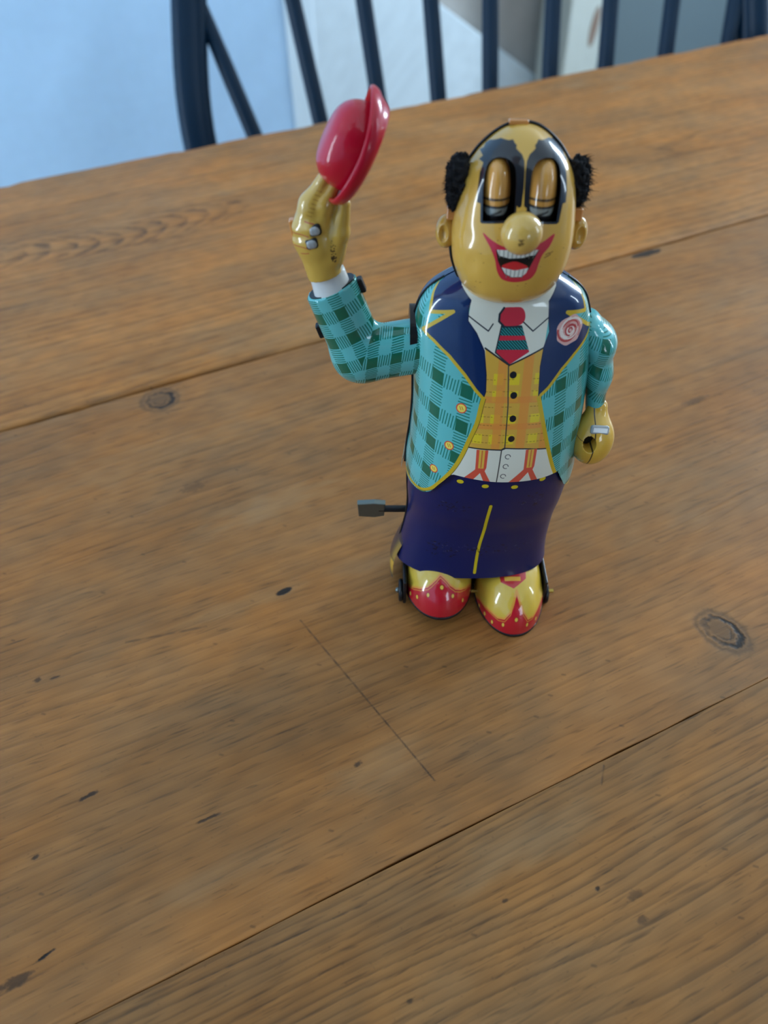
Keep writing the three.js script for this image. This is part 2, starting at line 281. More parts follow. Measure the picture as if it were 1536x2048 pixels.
// tongue tips of the flame figure, and dirt in the worn edge of the back plank
const tips = (x, z, a, b) => {
  let d = 0; const zc = -.496 + .004 * sin(x * 40), q = (x - .045) / .085, e = abs(q) < 1 ? (1 - q * q) : 0;
  if (e > 0) { const h = (z - zc) / .027, r = (x + 1.6 * (z - zc) * (z - zc) / .021 + .0016 * a(x * 90, z * 160)) / .0145, fr = r - floor(r); d = .72 * pow(e, .5) * smooth(1.05, .35, abs(h)) * pow(fr, 2.2) * smooth(1, .9, fr) * (.55 + .5 * b(x * 60, z * 130)); }
  const s1 = smooth(-.334, -.3275, z) * max(0, a(x * 26 + 3, z * 90)); return max(d, .5 * s1 * smooth(.25, .0, x) );
};
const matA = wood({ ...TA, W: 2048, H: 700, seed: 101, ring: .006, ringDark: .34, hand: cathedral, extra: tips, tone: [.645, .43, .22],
  knots: [{ x: .402, z: -.442, rx: .03, rz: .013, d: .2, ringy: 1, bend: .009, a: .35 }, { x: -.006, z: -.505, rx: .006, rz: .0022, d: .4, a: .5 }],
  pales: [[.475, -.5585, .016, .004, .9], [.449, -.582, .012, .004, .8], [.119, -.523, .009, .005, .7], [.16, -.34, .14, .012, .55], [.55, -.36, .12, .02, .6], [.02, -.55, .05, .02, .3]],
  marks: [{ x: .3559, z: -.544, rx: .005, rz: .003, d: .3 }, { x: .12, z: -.505, rx: .006, rz: .003, d: .35, a: .3 }, { x: .39, z: -.47, rx: .006, rz: .002, d: .25 }] });
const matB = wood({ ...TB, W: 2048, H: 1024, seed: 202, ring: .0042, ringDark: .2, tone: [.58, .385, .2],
  knots: [{ x: .171, z: -.0932, rx: .0048, rz: .0068, d: .97, ringy: 1, bend: .003, a: -.25 }, { x: .0368, z: -.1791, rx: .0034, rz: .0013, d: .9, bend: .002, a: -.1 }, { x: .0228, z: -.3156, rx: .006, rz: .0058, d: .85, ringy: 1, bend: .004 }, { x: .3187, z: -.3222, rx: .011, rz: .003, d: .75, bend: .004 }, { x: .16, z: -.2, rx: .004, rz: .0012, d: .3, bend: .002 }],
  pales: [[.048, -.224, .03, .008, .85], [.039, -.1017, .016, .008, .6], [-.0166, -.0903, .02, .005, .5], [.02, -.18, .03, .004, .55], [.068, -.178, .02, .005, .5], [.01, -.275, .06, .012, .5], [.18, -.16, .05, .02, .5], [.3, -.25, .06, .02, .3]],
  cuts: [[.0375, -.1642, .0455, -.1265, .0005, .42], [.0455, -.1265, .0534, -.0889, .0004, .5], [-.0226, -.1827, .006, -.1765, .0007, .3]],
  marks: [{ x: -.0534, z: -.1806, rx: .0014, rz: .0011, d: .5 }, { x: .034, z: -.1044, rx: .0016, rz: .0009, d: .55 }, { x: -.0444, z: -.1312, rx: .0032, rz: .0007, d: .65, a: -.12 }, { x: -.0129, z: -.1083, rx: .0042, rz: .0005, d: .6 }, { x: -.0637, z: -.0914, rx: .0026, rz: .0004, d: .95, a: -.2 }, { x: -.0717, z: -.0885, rx: .005, rz: .0015, d: .5 }, { x: -.0477, z: -.179, rx: .002, rz: .0005, d: .5 }, { x: .0207, z: -.2494, rx: .006, rz: .003, d: .22 }, { x: -.0625, z: -.1192, rx: .0012, rz: .0008, d: .6 }, { x: .13, z: -.235, rx: .006, rz: .002, d: .25 }, { x: .25, z: -.2, rx: .008, rz: .002, d: .3 }, { x: .24, z: -.13, rx: .005, rz: .001, d: .3 }, { x: .12, z: -.145, rx: .007, rz: .003, d: .2 }] });
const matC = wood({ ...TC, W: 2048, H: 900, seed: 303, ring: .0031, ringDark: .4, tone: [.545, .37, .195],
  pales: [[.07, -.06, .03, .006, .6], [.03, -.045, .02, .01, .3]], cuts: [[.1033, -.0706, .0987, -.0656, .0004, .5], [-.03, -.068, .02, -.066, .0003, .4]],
  marks: [{ x: .0797, z: -.0415, rx: .0008, rz: .0007, d: .7 }, { x: .0881, z: -.0357, rx: .0022, rz: .0014, d: .3 }, { x: .086, z: -.0297, rx: .0016, rz: .0012, d: .35 }, { x: .055, z: -.05, rx: .001, rz: .0005, d: .5 }, { x: .02, z: -.04, rx: .001, rz: .0006, d: .5 }] });
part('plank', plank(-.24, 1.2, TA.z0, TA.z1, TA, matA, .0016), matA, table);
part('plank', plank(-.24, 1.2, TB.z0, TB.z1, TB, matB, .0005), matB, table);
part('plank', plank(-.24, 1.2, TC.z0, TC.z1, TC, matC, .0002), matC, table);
part('apron', rbox(1.3, .1, .022, .003, .48, .665, -.54), matC, table); part('apron', rbox(1.3, .1, .022, .003, .48, .665, .09), matC, table);
for (const x of [-.16, 1.12]) for (const z of [-.54, .09]) part('leg', new THREE.LatheGeometry([[0, 0], [.022, 0], [.026, .05], [.034, .3], [.038, .5], [.03, .53], [.042, .56], [.042, .72], [0, .72]].map((p) => new THREE.Vector2(...p)), 24).translate(x, 0, z), matC, table);

// ---------- chair ----------
{
  const rot = 14 * PI / 180, tilt = 22 * PI / 180, g = thing('windsor_chair', 'navy blue painted bow-back spindle chair standing behind the far table edge', 'chair', [0, 0, 0]);
  const navy = new THREE.MeshPhysicalMaterial({ color: '#032034', roughness: .36, specularIntensity: .4 });
  const ex = V(cos(rot), 0, sin(rot)), aw = V(sin(rot), 0, -cos(rot)), eh = V(0, cos(tilt), 0).addScaledVector(aw, sin(tilt)), p0 = V(.165, .70, -.8);
  const at = (s, h) => p0.clone().addScaledVector(ex, s).addScaledVector(eh, h);
  const hs = -.262;
  const bow = new THREE.CatmullRomCurve3([[.035, hs], [.008, -.10], [.001, 0], [.010, .08], [.035, .19], [.095, .31], [.19, .385], [.30, .405], [.41, .385], [.50, .31], [.556, .19], [.58, .08], [.588, 0], [.58, -.10], [.555, hs]].map((q) => at(...q)), false, 'centripetal');
  const prof = []; for (let i = 0; i < 20; i++) { const a = i / 20 * 2 * PI, groove = 1 - .13 * exp(-pow((((a + PI / 2) % PI) - PI / 2 - .3) / .12, 2)); prof.push([.0165 * spow(cos(a), .75) * groove, .0135 * spow(sin(a), .75) * groove]); }
  const nrm = eh.clone().cross(ex).normalize(), M = 90, P = [];
  const gb = grid(20, M, (u, v) => { const t = bow.getPointAt(v), tg = bow.getTangentAt(v), n = nrm.clone().cross(tg).normalize(), q = prof[Math.round(u * 20) % 20], w = t.addScaledVector(n, q[0]).addScaledVector(nrm, q[1]); return [w.x / S, w.y / S, w.z / S]; }, true);
  part('bow', gb, navy, g);
  const hb = [.125, .19, .31, .37, .40, .395, .37, .31, .16];
  const spind = [[.126, .052], [.1535, .122], [.202, .184], [.251, .245], [.289, .299], [.346, .362], [.404, .422], [.463, .487], [.529, .556]];
  spind.forEach(([sb, s0], i) => {
    const sl = (s0 - sb) / .25, h1 = hb[i], a = at(sb + sl * (hs + .25), hs - .012), b = at(s0 + sl * h1, h1);
    const d = b.clone().sub(a), L = d.length();
    const lg = new THREE.LatheGeometry([[0, 0], [.0065, 0], [.0078, .1 * L], [.0085, .45 * L], [.0078, .8 * L], [.006, L], [0, L]].map((p) => new THREE.Vector2(...p)), 14);
    lg.applyQuaternion(new THREE.Quaternion().setFromUnitVectors(V(0, 1, 0), d.normalize())).translate(a.x, a.y, a.z);
    part('spindle', lg, navy, g);
  });
  const sc = at(.295, hs).addScaledVector(aw, -.2); const st = new THREE.Shape(); st.absellipse(0, 0, .30, .23, 0, 2 * PI);
  const seat = new THREE.ExtrudeGeometry(st, { depth: .025, bevelEnabled: true, bevelSize: .012, bevelThickness: .008, curveSegments: 40 }).rotateX(PI / 2).rotateY(-rot).translate(sc.x, sc.y, sc.z);
  part('seat', seat, navy, g);
  for (const [i, j] of [[-1, -1], [1, -1], [-1, 1], [1, 1]]) {
    const a = sc.clone().addScaledVector(ex, i * .17).addScaledVector(aw, j * .13), b = sc.clone().addScaledVector(ex, i * .23).addScaledVector(aw, j * .2); a.y = sc.y - .03; b.y = 0;
    const d = b.clone().sub(a), L = d.length(), lg = new THREE.LatheGeometry([[0, 0], [.014, 0], [.019, .2 * L], [.015, .3 * L], [.021, .5 * L], [.014, L], [0, L]].map((p) => new THREE.Vector2(...p)), 16);
    lg.applyQuaternion(new THREE.Quaternion().setFromUnitVectors(V(0, 1, 0), d.normalize())).translate(a.x, a.y, a.z); part('leg', lg, navy, g);
  }
  for (const i of [-1, 1]) { const a = sc.clone().addScaledVector(ex, i * .205).addScaledVector(aw, -.17), b = sc.clone().addScaledVector(ex, i * .205).addScaledVector(aw, .17); a.y = b.y = .19; part('stretcher', new THREE.TubeGeometry(new THREE.LineCurve3(a, b), 4, .01, 10), navy, g); }
  { const a = sc.clone().addScaledVector(ex, -.2), b = sc.clone().addScaledVector(ex, .2); a.y = b.y = .19; part('stretcher', new THREE.TubeGeometry(new THREE.LineCurve3(a, b), 4, .01, 10), navy, g); }
}

// ---------- the tin toy ----------
const toy = thing('tin_toy', 'clockwork tin toy of a laughing bald man in teal jacket raising a red hat', 'toy', [.1038, .75, -.1564]);
toy.rotation.set(0, -25 * PI / 180, -.024, 'YXZ');
const jw = curve([[17, 28], [25, 26], [35, 25.4], [45, 26.2], [52, 27], [62, 27], [72, 26.2], [84, 25.6], [100, 25.3], [110, 24.7], [117, 23], [121, 20.8], [124, 17], [127, 12], [129, 8]]);
const jf = curve([[17, 17.5], [30, 16.5], [44, 18.4], [55, 20.2], [68, 21.3], [84, 19.4], [100, 15.8], [110, 13.4], [117, 11.5], [122, 10.5], [126, 8], [129, 6]]);
const tw = curve([[15, 27.2], [20, 26.4], [28, 25.5], [38, 25], [48, 25.8], [60, 26.2], [75, 25.6]]);
const tf = curve([[15, 18], [20, 17.4], [30, 16.4], [40, 16.6], [50, 18.2], [65, 19.4], [75, 19]]);
const EX = 2 / 2.35;
const bodyX = curve([[3, -1], [17, -.9], [40, .7], [62, 1.4], [83, 1.6], [100, .9], [117, -.3], [129, -.3]]);
function secPoint(w, f, a) { return [w * spow(cos(a), EX), f * spow(sin(a), EX)]; }
// signed arc length (mm) from the centre front for angle a, cached by section
function arcTable(w, f) { const n = 48, T = [0]; let p = secPoint(w, f, PI / 2); for (let i = 1; i <= n; i++) { const q = secPoint(w, f, PI / 2 - PI / 2 * i / n); T.push(T[i - 1] + hypot(q[0] - p[0], q[1] - p[1])); p = q; } return T; }
const BODYW = 84, BODYH = 118, BODY0 = 14;                    // print sheet of the body front: millimetres wide and high, lowest y
function shellFront(wf, ff, ylo, yhi, nu, nv) {
  return grid(nu, nv, (u, v) => {
    const a = PI * (1 - u), ta = abs(u - .5) * 2, e = (u - .5) * 2;
    const y = lerp(ylo(e), yhi(e), v), w = wf(y), f = ff(y), [x, z] = secPoint(w, f, a), T = arcTable(w, f);
    const k = ta * 48, i0 = min(47, floor(k)), s = sign(u - .5) * lerp(T[i0], T[i0 + 1], k - i0);
    const o = bodyX(y); return [x + o, y, z, (s + o) / BODYW + .5, (y - BODY0) / BODYH];
  });
}
const hemLine = curve([[-1, 59.5], [-.85, 57.2], [-.6, 57.6], [-.49, 60], [-.39, 66], [-.3, 70.6], [-.14, 70.1], [.03, 69.3], [.23, 69.3], [.44, 69.6], [.5, 66], [.6, 60.6], [.75, 58], [1, 59.5]]);

// litho print sheets, drawn in millimetres (y up) of the flat tin
function sheet(x0, x1, y0, y1, k, draw) {
  return canvas(Math.round((x1 - x0) * k), Math.round((y1 - y0) * k), (c) => { c.setTransform(k, 0, 0, -k, -x0 * k, y1 * k); c.lineJoin = c.lineCap = 'round'; draw(c); });
}
const path = (c, pts, close = true) => { c.beginPath(); pts.forEach((p, i) => i ? c.lineTo(...p) : c.moveTo(...p)); if (close) c.closePath(); };
const soft = (c, pts, close = true) => { // smooth curve through the points
  const q = new THREE.CatmullRomCurve3(pts.map((p) => V(p[0], p[1], 0)), close, 'centripetal').getPoints(pts.length * 8); path(c, q.map((p) => [p.x, p.y]), close);
};
const fill = (c, col) => { c.fillStyle = col; c.fill(); }, line = (c, col, w) => { c.strokeStyle = col; c.lineWidth = w; c.stroke(); };
const dot = (c, x, y, r, col, ry = r) => { c.beginPath(); c.ellipse(x, y, r, ry, 0, 0, 2 * PI); fill(c, col); };
const TEAL = '#5cb0ae', TEAL2 = '#14705f', GREEN = '#086048', GOLD = '#c9a524', NAVY = '#082552', SHIRT = '#d9d5c3', RED = '#c42a3c', INK = '#1a1c22', FLESH = '#d2a246';
function plaid(c, o, a, b, range, fp = .4, fq = .36, w = .32) {
  const P = (p, q) => [o[0] + a[0] * p + b[0] * q, o[1] + a[1] * p + b[1] * q], r = seeded(5), seg = (A, B) => { c.moveTo(...A); c.lineTo(...B); };
  for (let i = -range; i <= range; i++) for (let j = -range; j <= range; j++) {
    path(c, [P(i, j), P(i + fp, j), P(i + fp, j + fq), P(i, j + fq)]); fill(c, GREEN);
    c.beginPath();
    for (let q = fq + .05; q < 1; q += .085) { const e = .05 * r(); seg(P(i - .03 + e, j + q), P(i + fp + .03 - e, j + q + .03)); }
    for (let p = fp + .05; p < 1; p += .1) { const e = .05 * r(); seg(P(i + p, j - .02 + e), P(i + p + .04, j + fq + .03 - e)); }
    line(c, TEAL2, w);
  }
}
const bodySheet = sheet(-42, 42, 14, 132, 12, (c) => {
  c.fillStyle = TEAL; c.fillRect(-42, 14, 84, 118);
  c.save(); path(c, [[-42, 14], [1, 14], [1, 132], [-42, 132]]); c.clip(); plaid(c, [-12.8, 85.6], [8.6, -2.6], [1, 10.9], 7); c.restore();
  c.save(); path(c, [[1, 14], [42, 14], [42, 132], [1, 132]]); c.clip(); plaid(c, [15.2, 96.8], [7.6, 2.0], [-1, 10.6], 7); c.restore();
  // shirt and vest panel between the lapels
  path(c, [[-15, 128], [-13, 124.7], [-10.4, 122.7], [-10.8, 117.5], [-5.9, 109.9], [-5.4, 96.7], [-6.6, 88.9], [-10.1, 77.9], [-12.6, 71.8], [-13.5, 66], [19, 66], [18.4, 71.3], [15.8, 78], [13.3, 85.7], [11.1, 93.2], [10.4, 96.2], [9.8, 105], [10.4, 117.6], [10.1, 122.5], [12.2, 124.8], [14, 128]]); fill(c, SHIRT);
  const vest = [[-5.8, 110.7], [1, 106.1], [9.9, 110.5], [9.6, 105], [10.4, 96.2], [11.1, 93.2], [13.3, 85.7], [15.2, 79.7], [8, 80.8], [2.4, 81.1], [1.2, 80.6], [-3.3, 80.7], [-9.2, 80.7], [-6.6, 88.9], [-5.4, 96.7], [-5, 103]];
  path(c, vest); fill(c, '#d3a23f');
  c.save(); path(c, vest); c.clip();
  for (const y of [103.5, 98.6, 91.6, 85.4]) for (const x of [-7.5, -2.9, 1.5, 8.4, 12.8]) { c.beginPath(); c.rect(x, y - 3, 2.7, 3.2); fill(c, '#dfc02c'); }
  for (const [x, w2] of [[-1.9, 2.4], [5, 2.6], [12, 2.2]]) { c.beginPath(); c.rect(x, 80, w2, 32); fill(c, 'rgba(224,140,62,.75)'); }
  for (const y of [87.2, 95.2]) { c.beginPath(); c.rect(-10, y, 28, 1.9); fill(c, 'rgba(222,134,60,.7)'); }
  c.setLineDash([.55, .5]); for (const y of [102.1, 98.6, 94.1, 91.2, 88.6, 85.4, 83]) { c.beginPath(); c.moveTo(-9, y); c.lineTo(-2.4, y - .2); c.moveTo(0, y); c.lineTo(3, y); c.moveTo(8, y); c.lineTo(14, y - .2); line(c, 'rgba(120,84,30,.75)', .17); } c.setLineDash([]);
  c.restore();
  path(c, [[-5.8, 110.7], [1, 106.1], [9.9, 110.5]], false); line(c, '#23252c', .42);
  path(c, [[-9.2, 80.8], [-3.3, 80.6], [1.2, 80.5], [2.3, 81.1], [8, 80.7], [15.2, 79.6]], false); line(c, '#23252c', .4);
  path(c, [[.8, 105.9], [1.7, 94.5], [2, 81.3], [1.2, 80.7], [.8, 69]], false); line(c, '#3c3a3a', .3);
  for (const [x, y] of [[2.3, 103.4], [3, 97.5], [3.4, 90.6], [3.6, 84.2]]) dot(c, x, y, .95, '#1c1a20', 1);
  for (const [x, y] of [[3.2, 78.2], [2.9, 74.8], [2.5, 71.2]]) { c.beginPath(); c.arc(x, y, .75, 0, 5.2); line(c, '#4a4648', .22); }
  // braces
  for (const [x, s] of [[-4.3, 1], [10, 1]]) {
    path(c, [[x - 1.7, 80.3], [x + 1.7, 80.3], [x + 1.6, 74.2], [x + 1.2, 73], [x + 3.4, 68.5], [x + 1.4, 68.5], [x - .1, 72.2], [x - 2.6, 68.6], [x - 5.6, 68.8], [x - 1.6, 73.4]]); fill(c, '#d4513c');
    path(c, [[x - .85, 80.3], [x + .85, 80.3], [x + .8, 73.9], [x - .8, 73.9]]); fill(c, '#dfae45'); path(c, [[x, 80], [x, 74.3]], false); line(c, '#c96a38', .35);
  }
  // tie
  path(c, [[-1.9, 116.8], [3.4, 116.7], [6, 109.7], [.95, 106.3], [-3, 109.6]]); fill(c, '#2b8d86');
  c.save(); c.clip(); c.beginPath(); for (let k = -8; k < 14; k += .8) { c.moveTo(k - 3, 117); c.lineTo(k + 5, 109); } line(c, '#14333c', .3);
  path(c, [[-3, 114.1], [6, 114], [6, 112.9], [-3, 112.8]]); fill(c, RED); path(c, [[-4, 110.4], [7, 110.3], [7, 105], [-4, 105]]); fill(c, RED); path(c, [[-4, 117.4], [6, 117.3], [6, 116.1], [-4, 116.2]]); fill(c, '#1f3038'); c.restore();
  path(c, [[-1.9, 116.8], [-3, 109.6], [.95, 106.3]], false); line(c, '#2a3038', .35);
  soft(c, [[-2.7, 119.6], [-1.8, 121.3], [.6, 121.6], [2.9, 121.4], [3.9, 119.9], [3.9, 117.9], [2.9, 116.9], [.6, 116.6], [-1.6, 116.8], [-2.6, 118]]); fill(c, '#c0303f'); path(c, [[-1.7, 121.4], [-2.7, 119.8], [-2.7, 117.8], [-1.5, 116.7]], false); line(c, '#1d2a33', .55);
  path(c, [[-10.8, 118.9], [-5.3, 115.2], [-4.2, 117.1]], false); line(c, '#2c2e34', .32); path(c, [[3.7, 117.6], [6.5, 115.1], [10.4, 118.4]], false); line(c, '#2c2e34', .32);
  // lapels with yellow piping
  const lapL = [[-15, 129], [-19.5, 126], [-22.3, 123], [-21.7, 120.5], [-21.6, 117.7], [-14.8, 119.4], [-23.8, 112.4], [-19.9, 110.6], [-15.3, 107.4], [-10.9, 102.9], [-7.5, 98.6], [-5.3, 96.4], [-4.8, 98.4], [-5, 103.2], [-6, 109.9], [-8.4, 114.5], [-10.8, 117.5], [-10.9, 120.6], [-10.4, 122.7], [-13, 124.9], [-15, 129]];
  const lapR = [[14, 129], [12.2, 124.8], [10.1, 122.5], [10.5, 117.9], [11.1, 114.6], [10, 110.8], [9.6, 105.4], [10.1, 96.6], [12.7, 99], [16.1, 103.7], [19.6, 107], [23.2, 109.6], [26.4, 112.3], [24.1, 113.4], [15.7, 118.9], [22.8, 117.4], [22.4, 120], [21.5, 123], [18, 126.5], [14, 129]];
  for (const [L, e0, e1] of [[lapL, 2, 11], [lapR, 7, 17]]) { path(c, L); fill(c, NAVY); path(c, L.slice(e0, e1 + 1), false); line(c, GOLD, .95); }
  path(c, lapL.slice(11, 20), false); line(c, '#131a3c', .3); path(c, lapR.slice(1, 8), false); line(c, '#131a3c', .3);
  const edgeL = [[-5.3, 96.4], [-5.8, 93.9], [-6.6, 88.9], [-8.3, 83.6], [-10.1, 77.9], [-12.4, 72.3], [-15.8, 66.4], [-19.6, 60.6], [-23, 58.2], [-27, 57.8], [-34, 58.2]];
  const edgeR = [[10.2, 96.4], [11.1, 93.2], [13.3, 85.7], [15.8, 78], [18.4, 71.3], [21.4, 65.4], [24.7, 60], [29, 58.3], [36, 58.4]];
  soft(c, edgeL, false); line(c, GOLD, 1.2); soft(c, edgeR, false); line(c, GOLD, 1.2);
  soft(c, edgeL.map(([x, y]) => [x + .7, y - .1]), false); line(c, '#6d5a1c', .18);
  for (const [x, y, r] of [[-11.2, 92.8, 1.55], [-14.2, 79.9, 1.5], [-18.8, 69.7, 1.45]]) { dot(c, x, y, r, '#cf4a35'); dot(c, x, y, r * .78, '#e8cf58'); c.beginPath(); c.moveTo(x - .5, y + .5); c.lineTo(x - .1, y - .5); c.moveTo(x + .1, y + .5); c.lineTo(x + .5, y - .4); line(c, '#b9742a', .22); }
  // buttonhole rose
  { const R = seeded(9), P = []; for (let k = 0; k < 40; k++) { const a = k / 40 * 2 * PI; P.push([17.2 + (4.2 + .25 * sin(a * 5 + 1)) * cos(a), 114 + (3.8 + .2 * sin(a * 6)) * sin(a)]); }
    path(c, P); fill(c, '#d9a79c');
    for (let k = 0; k < 15; k++) { const r = 3.9 * sqrt((15 - k) / 15), a = k * 2.4 + R(), n = 9, L = []; for (let q = 0; q <= n; q++) { const t = a + q / n * (1.3 + .9 * R() * .3), rr = r * (1 - .22 * q / n); L.push([17.2 + rr * cos(t), 114 + .92 * rr * sin(t)]); } soft(c, L, false); line(c, k % 3 === 0 ? '#e9d8cc' : k % 3 === 1 ? '#b5413c' : '#cf7d72', .55 - .02 * k); }
    for (const [r, a0, a1, col] of [[1.5, .3, 4.6, '#a93536'], [1.0, 2.5, 7, '#eadacd'], [.6, 0, 4.5, '#a93536'], [2.3, 3.4, 6.2, '#eadacd'], [2.6, .2, 2.6, '#b5413c']]) { c.beginPath(); c.ellipse(17.3, 114, r, r * .95, 0, a0, a1); line(c, col, .34); } }
  path(c, [[-42, 129.2], [42, 129.2]], false);
});
const trouserSheet = sheet(-42, 42, 14, 132, 10, (c) => {
  c.fillStyle = '#04174c'; c.fillRect(-42, 14, 84, 118);
  for (const [x, y] of [[-9.7, 66.2], [-2, 65.2], [7, 64.7], [15.8, 66.3]]) { dot(c, x, y, 1.35, '#0d1440', 1.0); dot(c, x, y, 1.1, '#d8bc22', .8); }
  soft(c, [[.7, 56.4], [.2, 48.6], [0, 42], [-.7, 35.4], [-1, 30.5], [-1.3, 21]], false); line(c, '#0c1244', 1.7); soft(c, [[.7, 56], [.2, 48.6], [0, 42], [-.7, 35.4], [-1, 30.5], [-1.3, 21]], false); line(c, '#cdb31c', 1.05);
  const r = seeded(77);
  for (const [cx, cy, rx, ry, n] of [[-11, 54, 7, 4, 26], [-13, 31, 9, 4, 46], [14, 57, 6, 4, 22], [8, 32, 14, 3, 24], [-2, 32, 5, 3, 12]]) for (let k = 0; k < n; k++) {
    const x = cx + rx * (r() + r() - 1), y = cy + ry * (r() + r() - 1); soft(c, [[x, y], [x + .9 * (r() - .3), y + .7 * (r() - .5)], [x + 1.3 * (r() - .3), y + .9 * (r() - .5)]], false); line(c, r() < .75 ? '#070a1e' : '#33385c', .1 + .3 * r());
  }
});
const EYEW = [[-8.6, 2.1], [-8.9, 8.8], [-8.6, 12], [-7.9, 14], [-6.4, 15.2], [-4.6, 15.4], [-3, 14.9], [-2, 13.6], [-1.6, 11.4], [-1.5, 7.7], [-1.5, 2.9]];
const faceSheet = sheet(-20, 20, -25, 25, 24, (c) => {
  c.fillStyle = FLESH; c.fillRect(-20, -25, 40, 50);
  const bl = [[-8.8, 1.9], [-9.3, 5.9], [-10.1, 6], [-10.1, 8.5], [-9.7, 12], [-9, 13.9], [-9.9, 14.2], [-9.1, 15], [-9.6, 15.6], [-8.8, 16.3], [-8.3, 17], [-7.4, 17.7], [-5.2, 18.6], [-3.5, 18.5], [-2.6, 18.7], [-2.2, 18.1], [-1.8, 17.8], [-1.9, 17.2], [-.6, 16.2], [0, 15], [.2, 13], [.2, 9.9], [0, 6], [-.6, 5.6], [-1.1, 6.1], [-1.2, 2.6]];
  path(c, bl); fill(c, INK); path(c, bl.map(([x, y]) => [-x + .55, y]).map(([x, y]) => [x, y])); fill(c, INK);
  for (const s of [-1, 1]) { path(c, EYEW.map(([x, y]) => [s * -x + (s > 0 ? .15 : -.05), y])); line(c, INK, .9); }
  soft(c, [[-8.3, -.4], [-6.3, -1.7], [-3.8, -2.9], [-1.3, -3.4], [1.1, -3.5], [3.5, -3], [5.9, -2], [8.6, -.5], [7.7, -3.2], [6.2, -5.1], [5.6, -7.1], [5.1, -9.6], [4, -11.2], [1.6, -12], [-.9, -12], [-3, -11.2], [-4.3, -9.1], [-5, -6.5], [-6.2, -3.9]]); fill(c, '#c3283a');
  path(c, [[-5, -3.9], [-2.5, -4.3], [.6, -4.4], [3, -4.2], [5.2, -3.8], [4.3, -6], [3.3, -8.6], [1.8, -10.7], [-.6, -10.8], [-2.4, -9.9], [-3.4, -8.4], [-4.4, -6.5]]); fill(c, '#16130f');
  soft(c, [[-3.3, -7.9], [-1.9, -7], [-.3, -6.6], [1.5, -7.1], [3, -8], [1.6, -9.2], [-1.6, -9.2]]); fill(c, '#cc2b2e');
  path(c, [[-4.8, -3.9], [5.1, -3.8], [4.3, -5.1], [3.1, -5.2], [1.4, -5.7], [-1.7, -5.9], [-3.2, -5.5], [-4.2, -5.3]]); fill(c, '#d5d3c6');
  for (let k = -4; k <= 4; k++) { c.beginPath(); c.moveTo(k * 1.05, -3.9); c.lineTo(k * 1.0 - .05, -5.8); line(c, '#6e6a60', .17); }
  path(c, [[-3.3, -8.2], [0, -8.9], [3.2, -8.2], [2.8, -9.6], [1.7, -10.6], [-.5, -10.7], [-2.3, -9.8]]); fill(c, '#d8d6ca');
  for (let k = -2; k <= 2; k++) { c.beginPath(); c.moveTo(k * 1.05, -8.6); c.lineTo(k * .95, -10.8); line(c, '#77736a', .18); }
  soft(c, [[-13, -16.5], [-8, -20], [0, -21.6], [8, -20], [13, -16.5]], false); line(c, '#7c6230', .25);
  const r = seeded(41); for (let k = 0; k < 46; k++) { const x = -14 + 28 * r(), y = -20 + 26 * r(); dot(c, x, y, .05 + .1 * r(), 'rgba(110,80,36,.6)'); }
  for (const [x, y] of [[7.4, -5.6], [7, -5.2], [7.9, -5], [6.8, -5.9]]) { c.beginPath(); c.moveTo(x, y); c.lineTo(x + .8, y + .35); line(c, 'rgba(80,40,30,.7)', .22); }
});
const M = {
  body: tin({ map: bodySheet }), trouser: tin({ map: trouserSheet, roughness: .4, clearcoat: .35, specularIntensity: .5 }), face: tin({ map: faceSheet, clearcoat: .9 }), skin: tin({ color: '#cb9a40' }),
  black: tin({ color: '#131417', roughness: .5, clearcoat: .4 }), red: tin({ color: '#bf0f30' }), lid: tin({ color: '#d69a4c' }), orange: tin({ color: '#d08a48' }), white: tin({ color: '#d5d6d2' }),
  steel: new THREE.MeshStandardMaterial({ color: '#6f7671', metalness: .8, roughness: .3 }), brass: new THREE.MeshStandardMaterial({ color: '#b99a4a', metalness: .8, roughness: .35 }),
  hair: new THREE.MeshStandardMaterial({ color: '#0d0c0f', roughness: .95 }), teal: tin({ color: TEAL }), nail: tin({ color: '#9d9e9c' }),
};
// --- body
part('jacket', shellFront(jw, jf, (e) => hemLine(e) - .5, () => 129, 120, 80), M.body, toy, 'teal checked jacket with navy lapels over a yellow waistcoat, shirt and tie');
part('trousers', shellFront(tw, tf, (e) => 15.6 + 2.7 * cos(e * PI / 2) - (e < 0 ? 2.4 * e * e * e * e : 0) + .15 * sin(e * 7), (e) => hemLine(e) + .6, 96, 44), M.trouser, toy, 'dark blue trousers with a yellow fly seam');
part('trousers_back', grid(60, 30, (u, v) => { const y = lerp(17, 57, v), [x, z] = secPoint(tw(y) - .1, tf(y) * .92, -PI * u); return [x + bodyX(y), y, z, u, v]; }), tin({ color: '#04174c', roughness: .4, clearcoat: .35 }), toy);
const backSheet = sheet(0, 100, 0, 132, 5, (c) => { c.fillStyle = TEAL; c.fillRect(0, 0, 100, 132); plaid(c, [3, 4], [9, 0], [0, 10.6], 14); c.fillStyle = NAVY; c.fillRect(0, 117, 100, 20); });
part('jacket_back', grid(60, 50, (u, v) => { const y = lerp(53, 128.5, v), w = jw(y) + .35 + .9 * smooth(66, 54, y), [x, z] = secPoint(w, jf(y) * .95, -PI * u); return [x + bodyX(y), y, z, u, y / 132]; }), tin({ map: backSheet }), toy);
function rim(wf, ys, r, grow, name, mat, parent, z = 0) { // thin rolled seam where the front and back pressings meet
  const side = (s) => ys.map((y) => V((bodyX(y) + s * (wf(y) + grow)) * S, y * S, z * S));
  for (const s of [-1, 1]) part(name, new THREE.TubeGeometry(new THREE.CatmullRomCurve3(side(s)), 60, r * S, 8), mat, parent);
}
rim(jw, [58, 66, 75, 84, 92, 100, 106, 111, 116, 119.5, 122.5, 124.5], .36, .2, 'body_seam', M.black, toy);
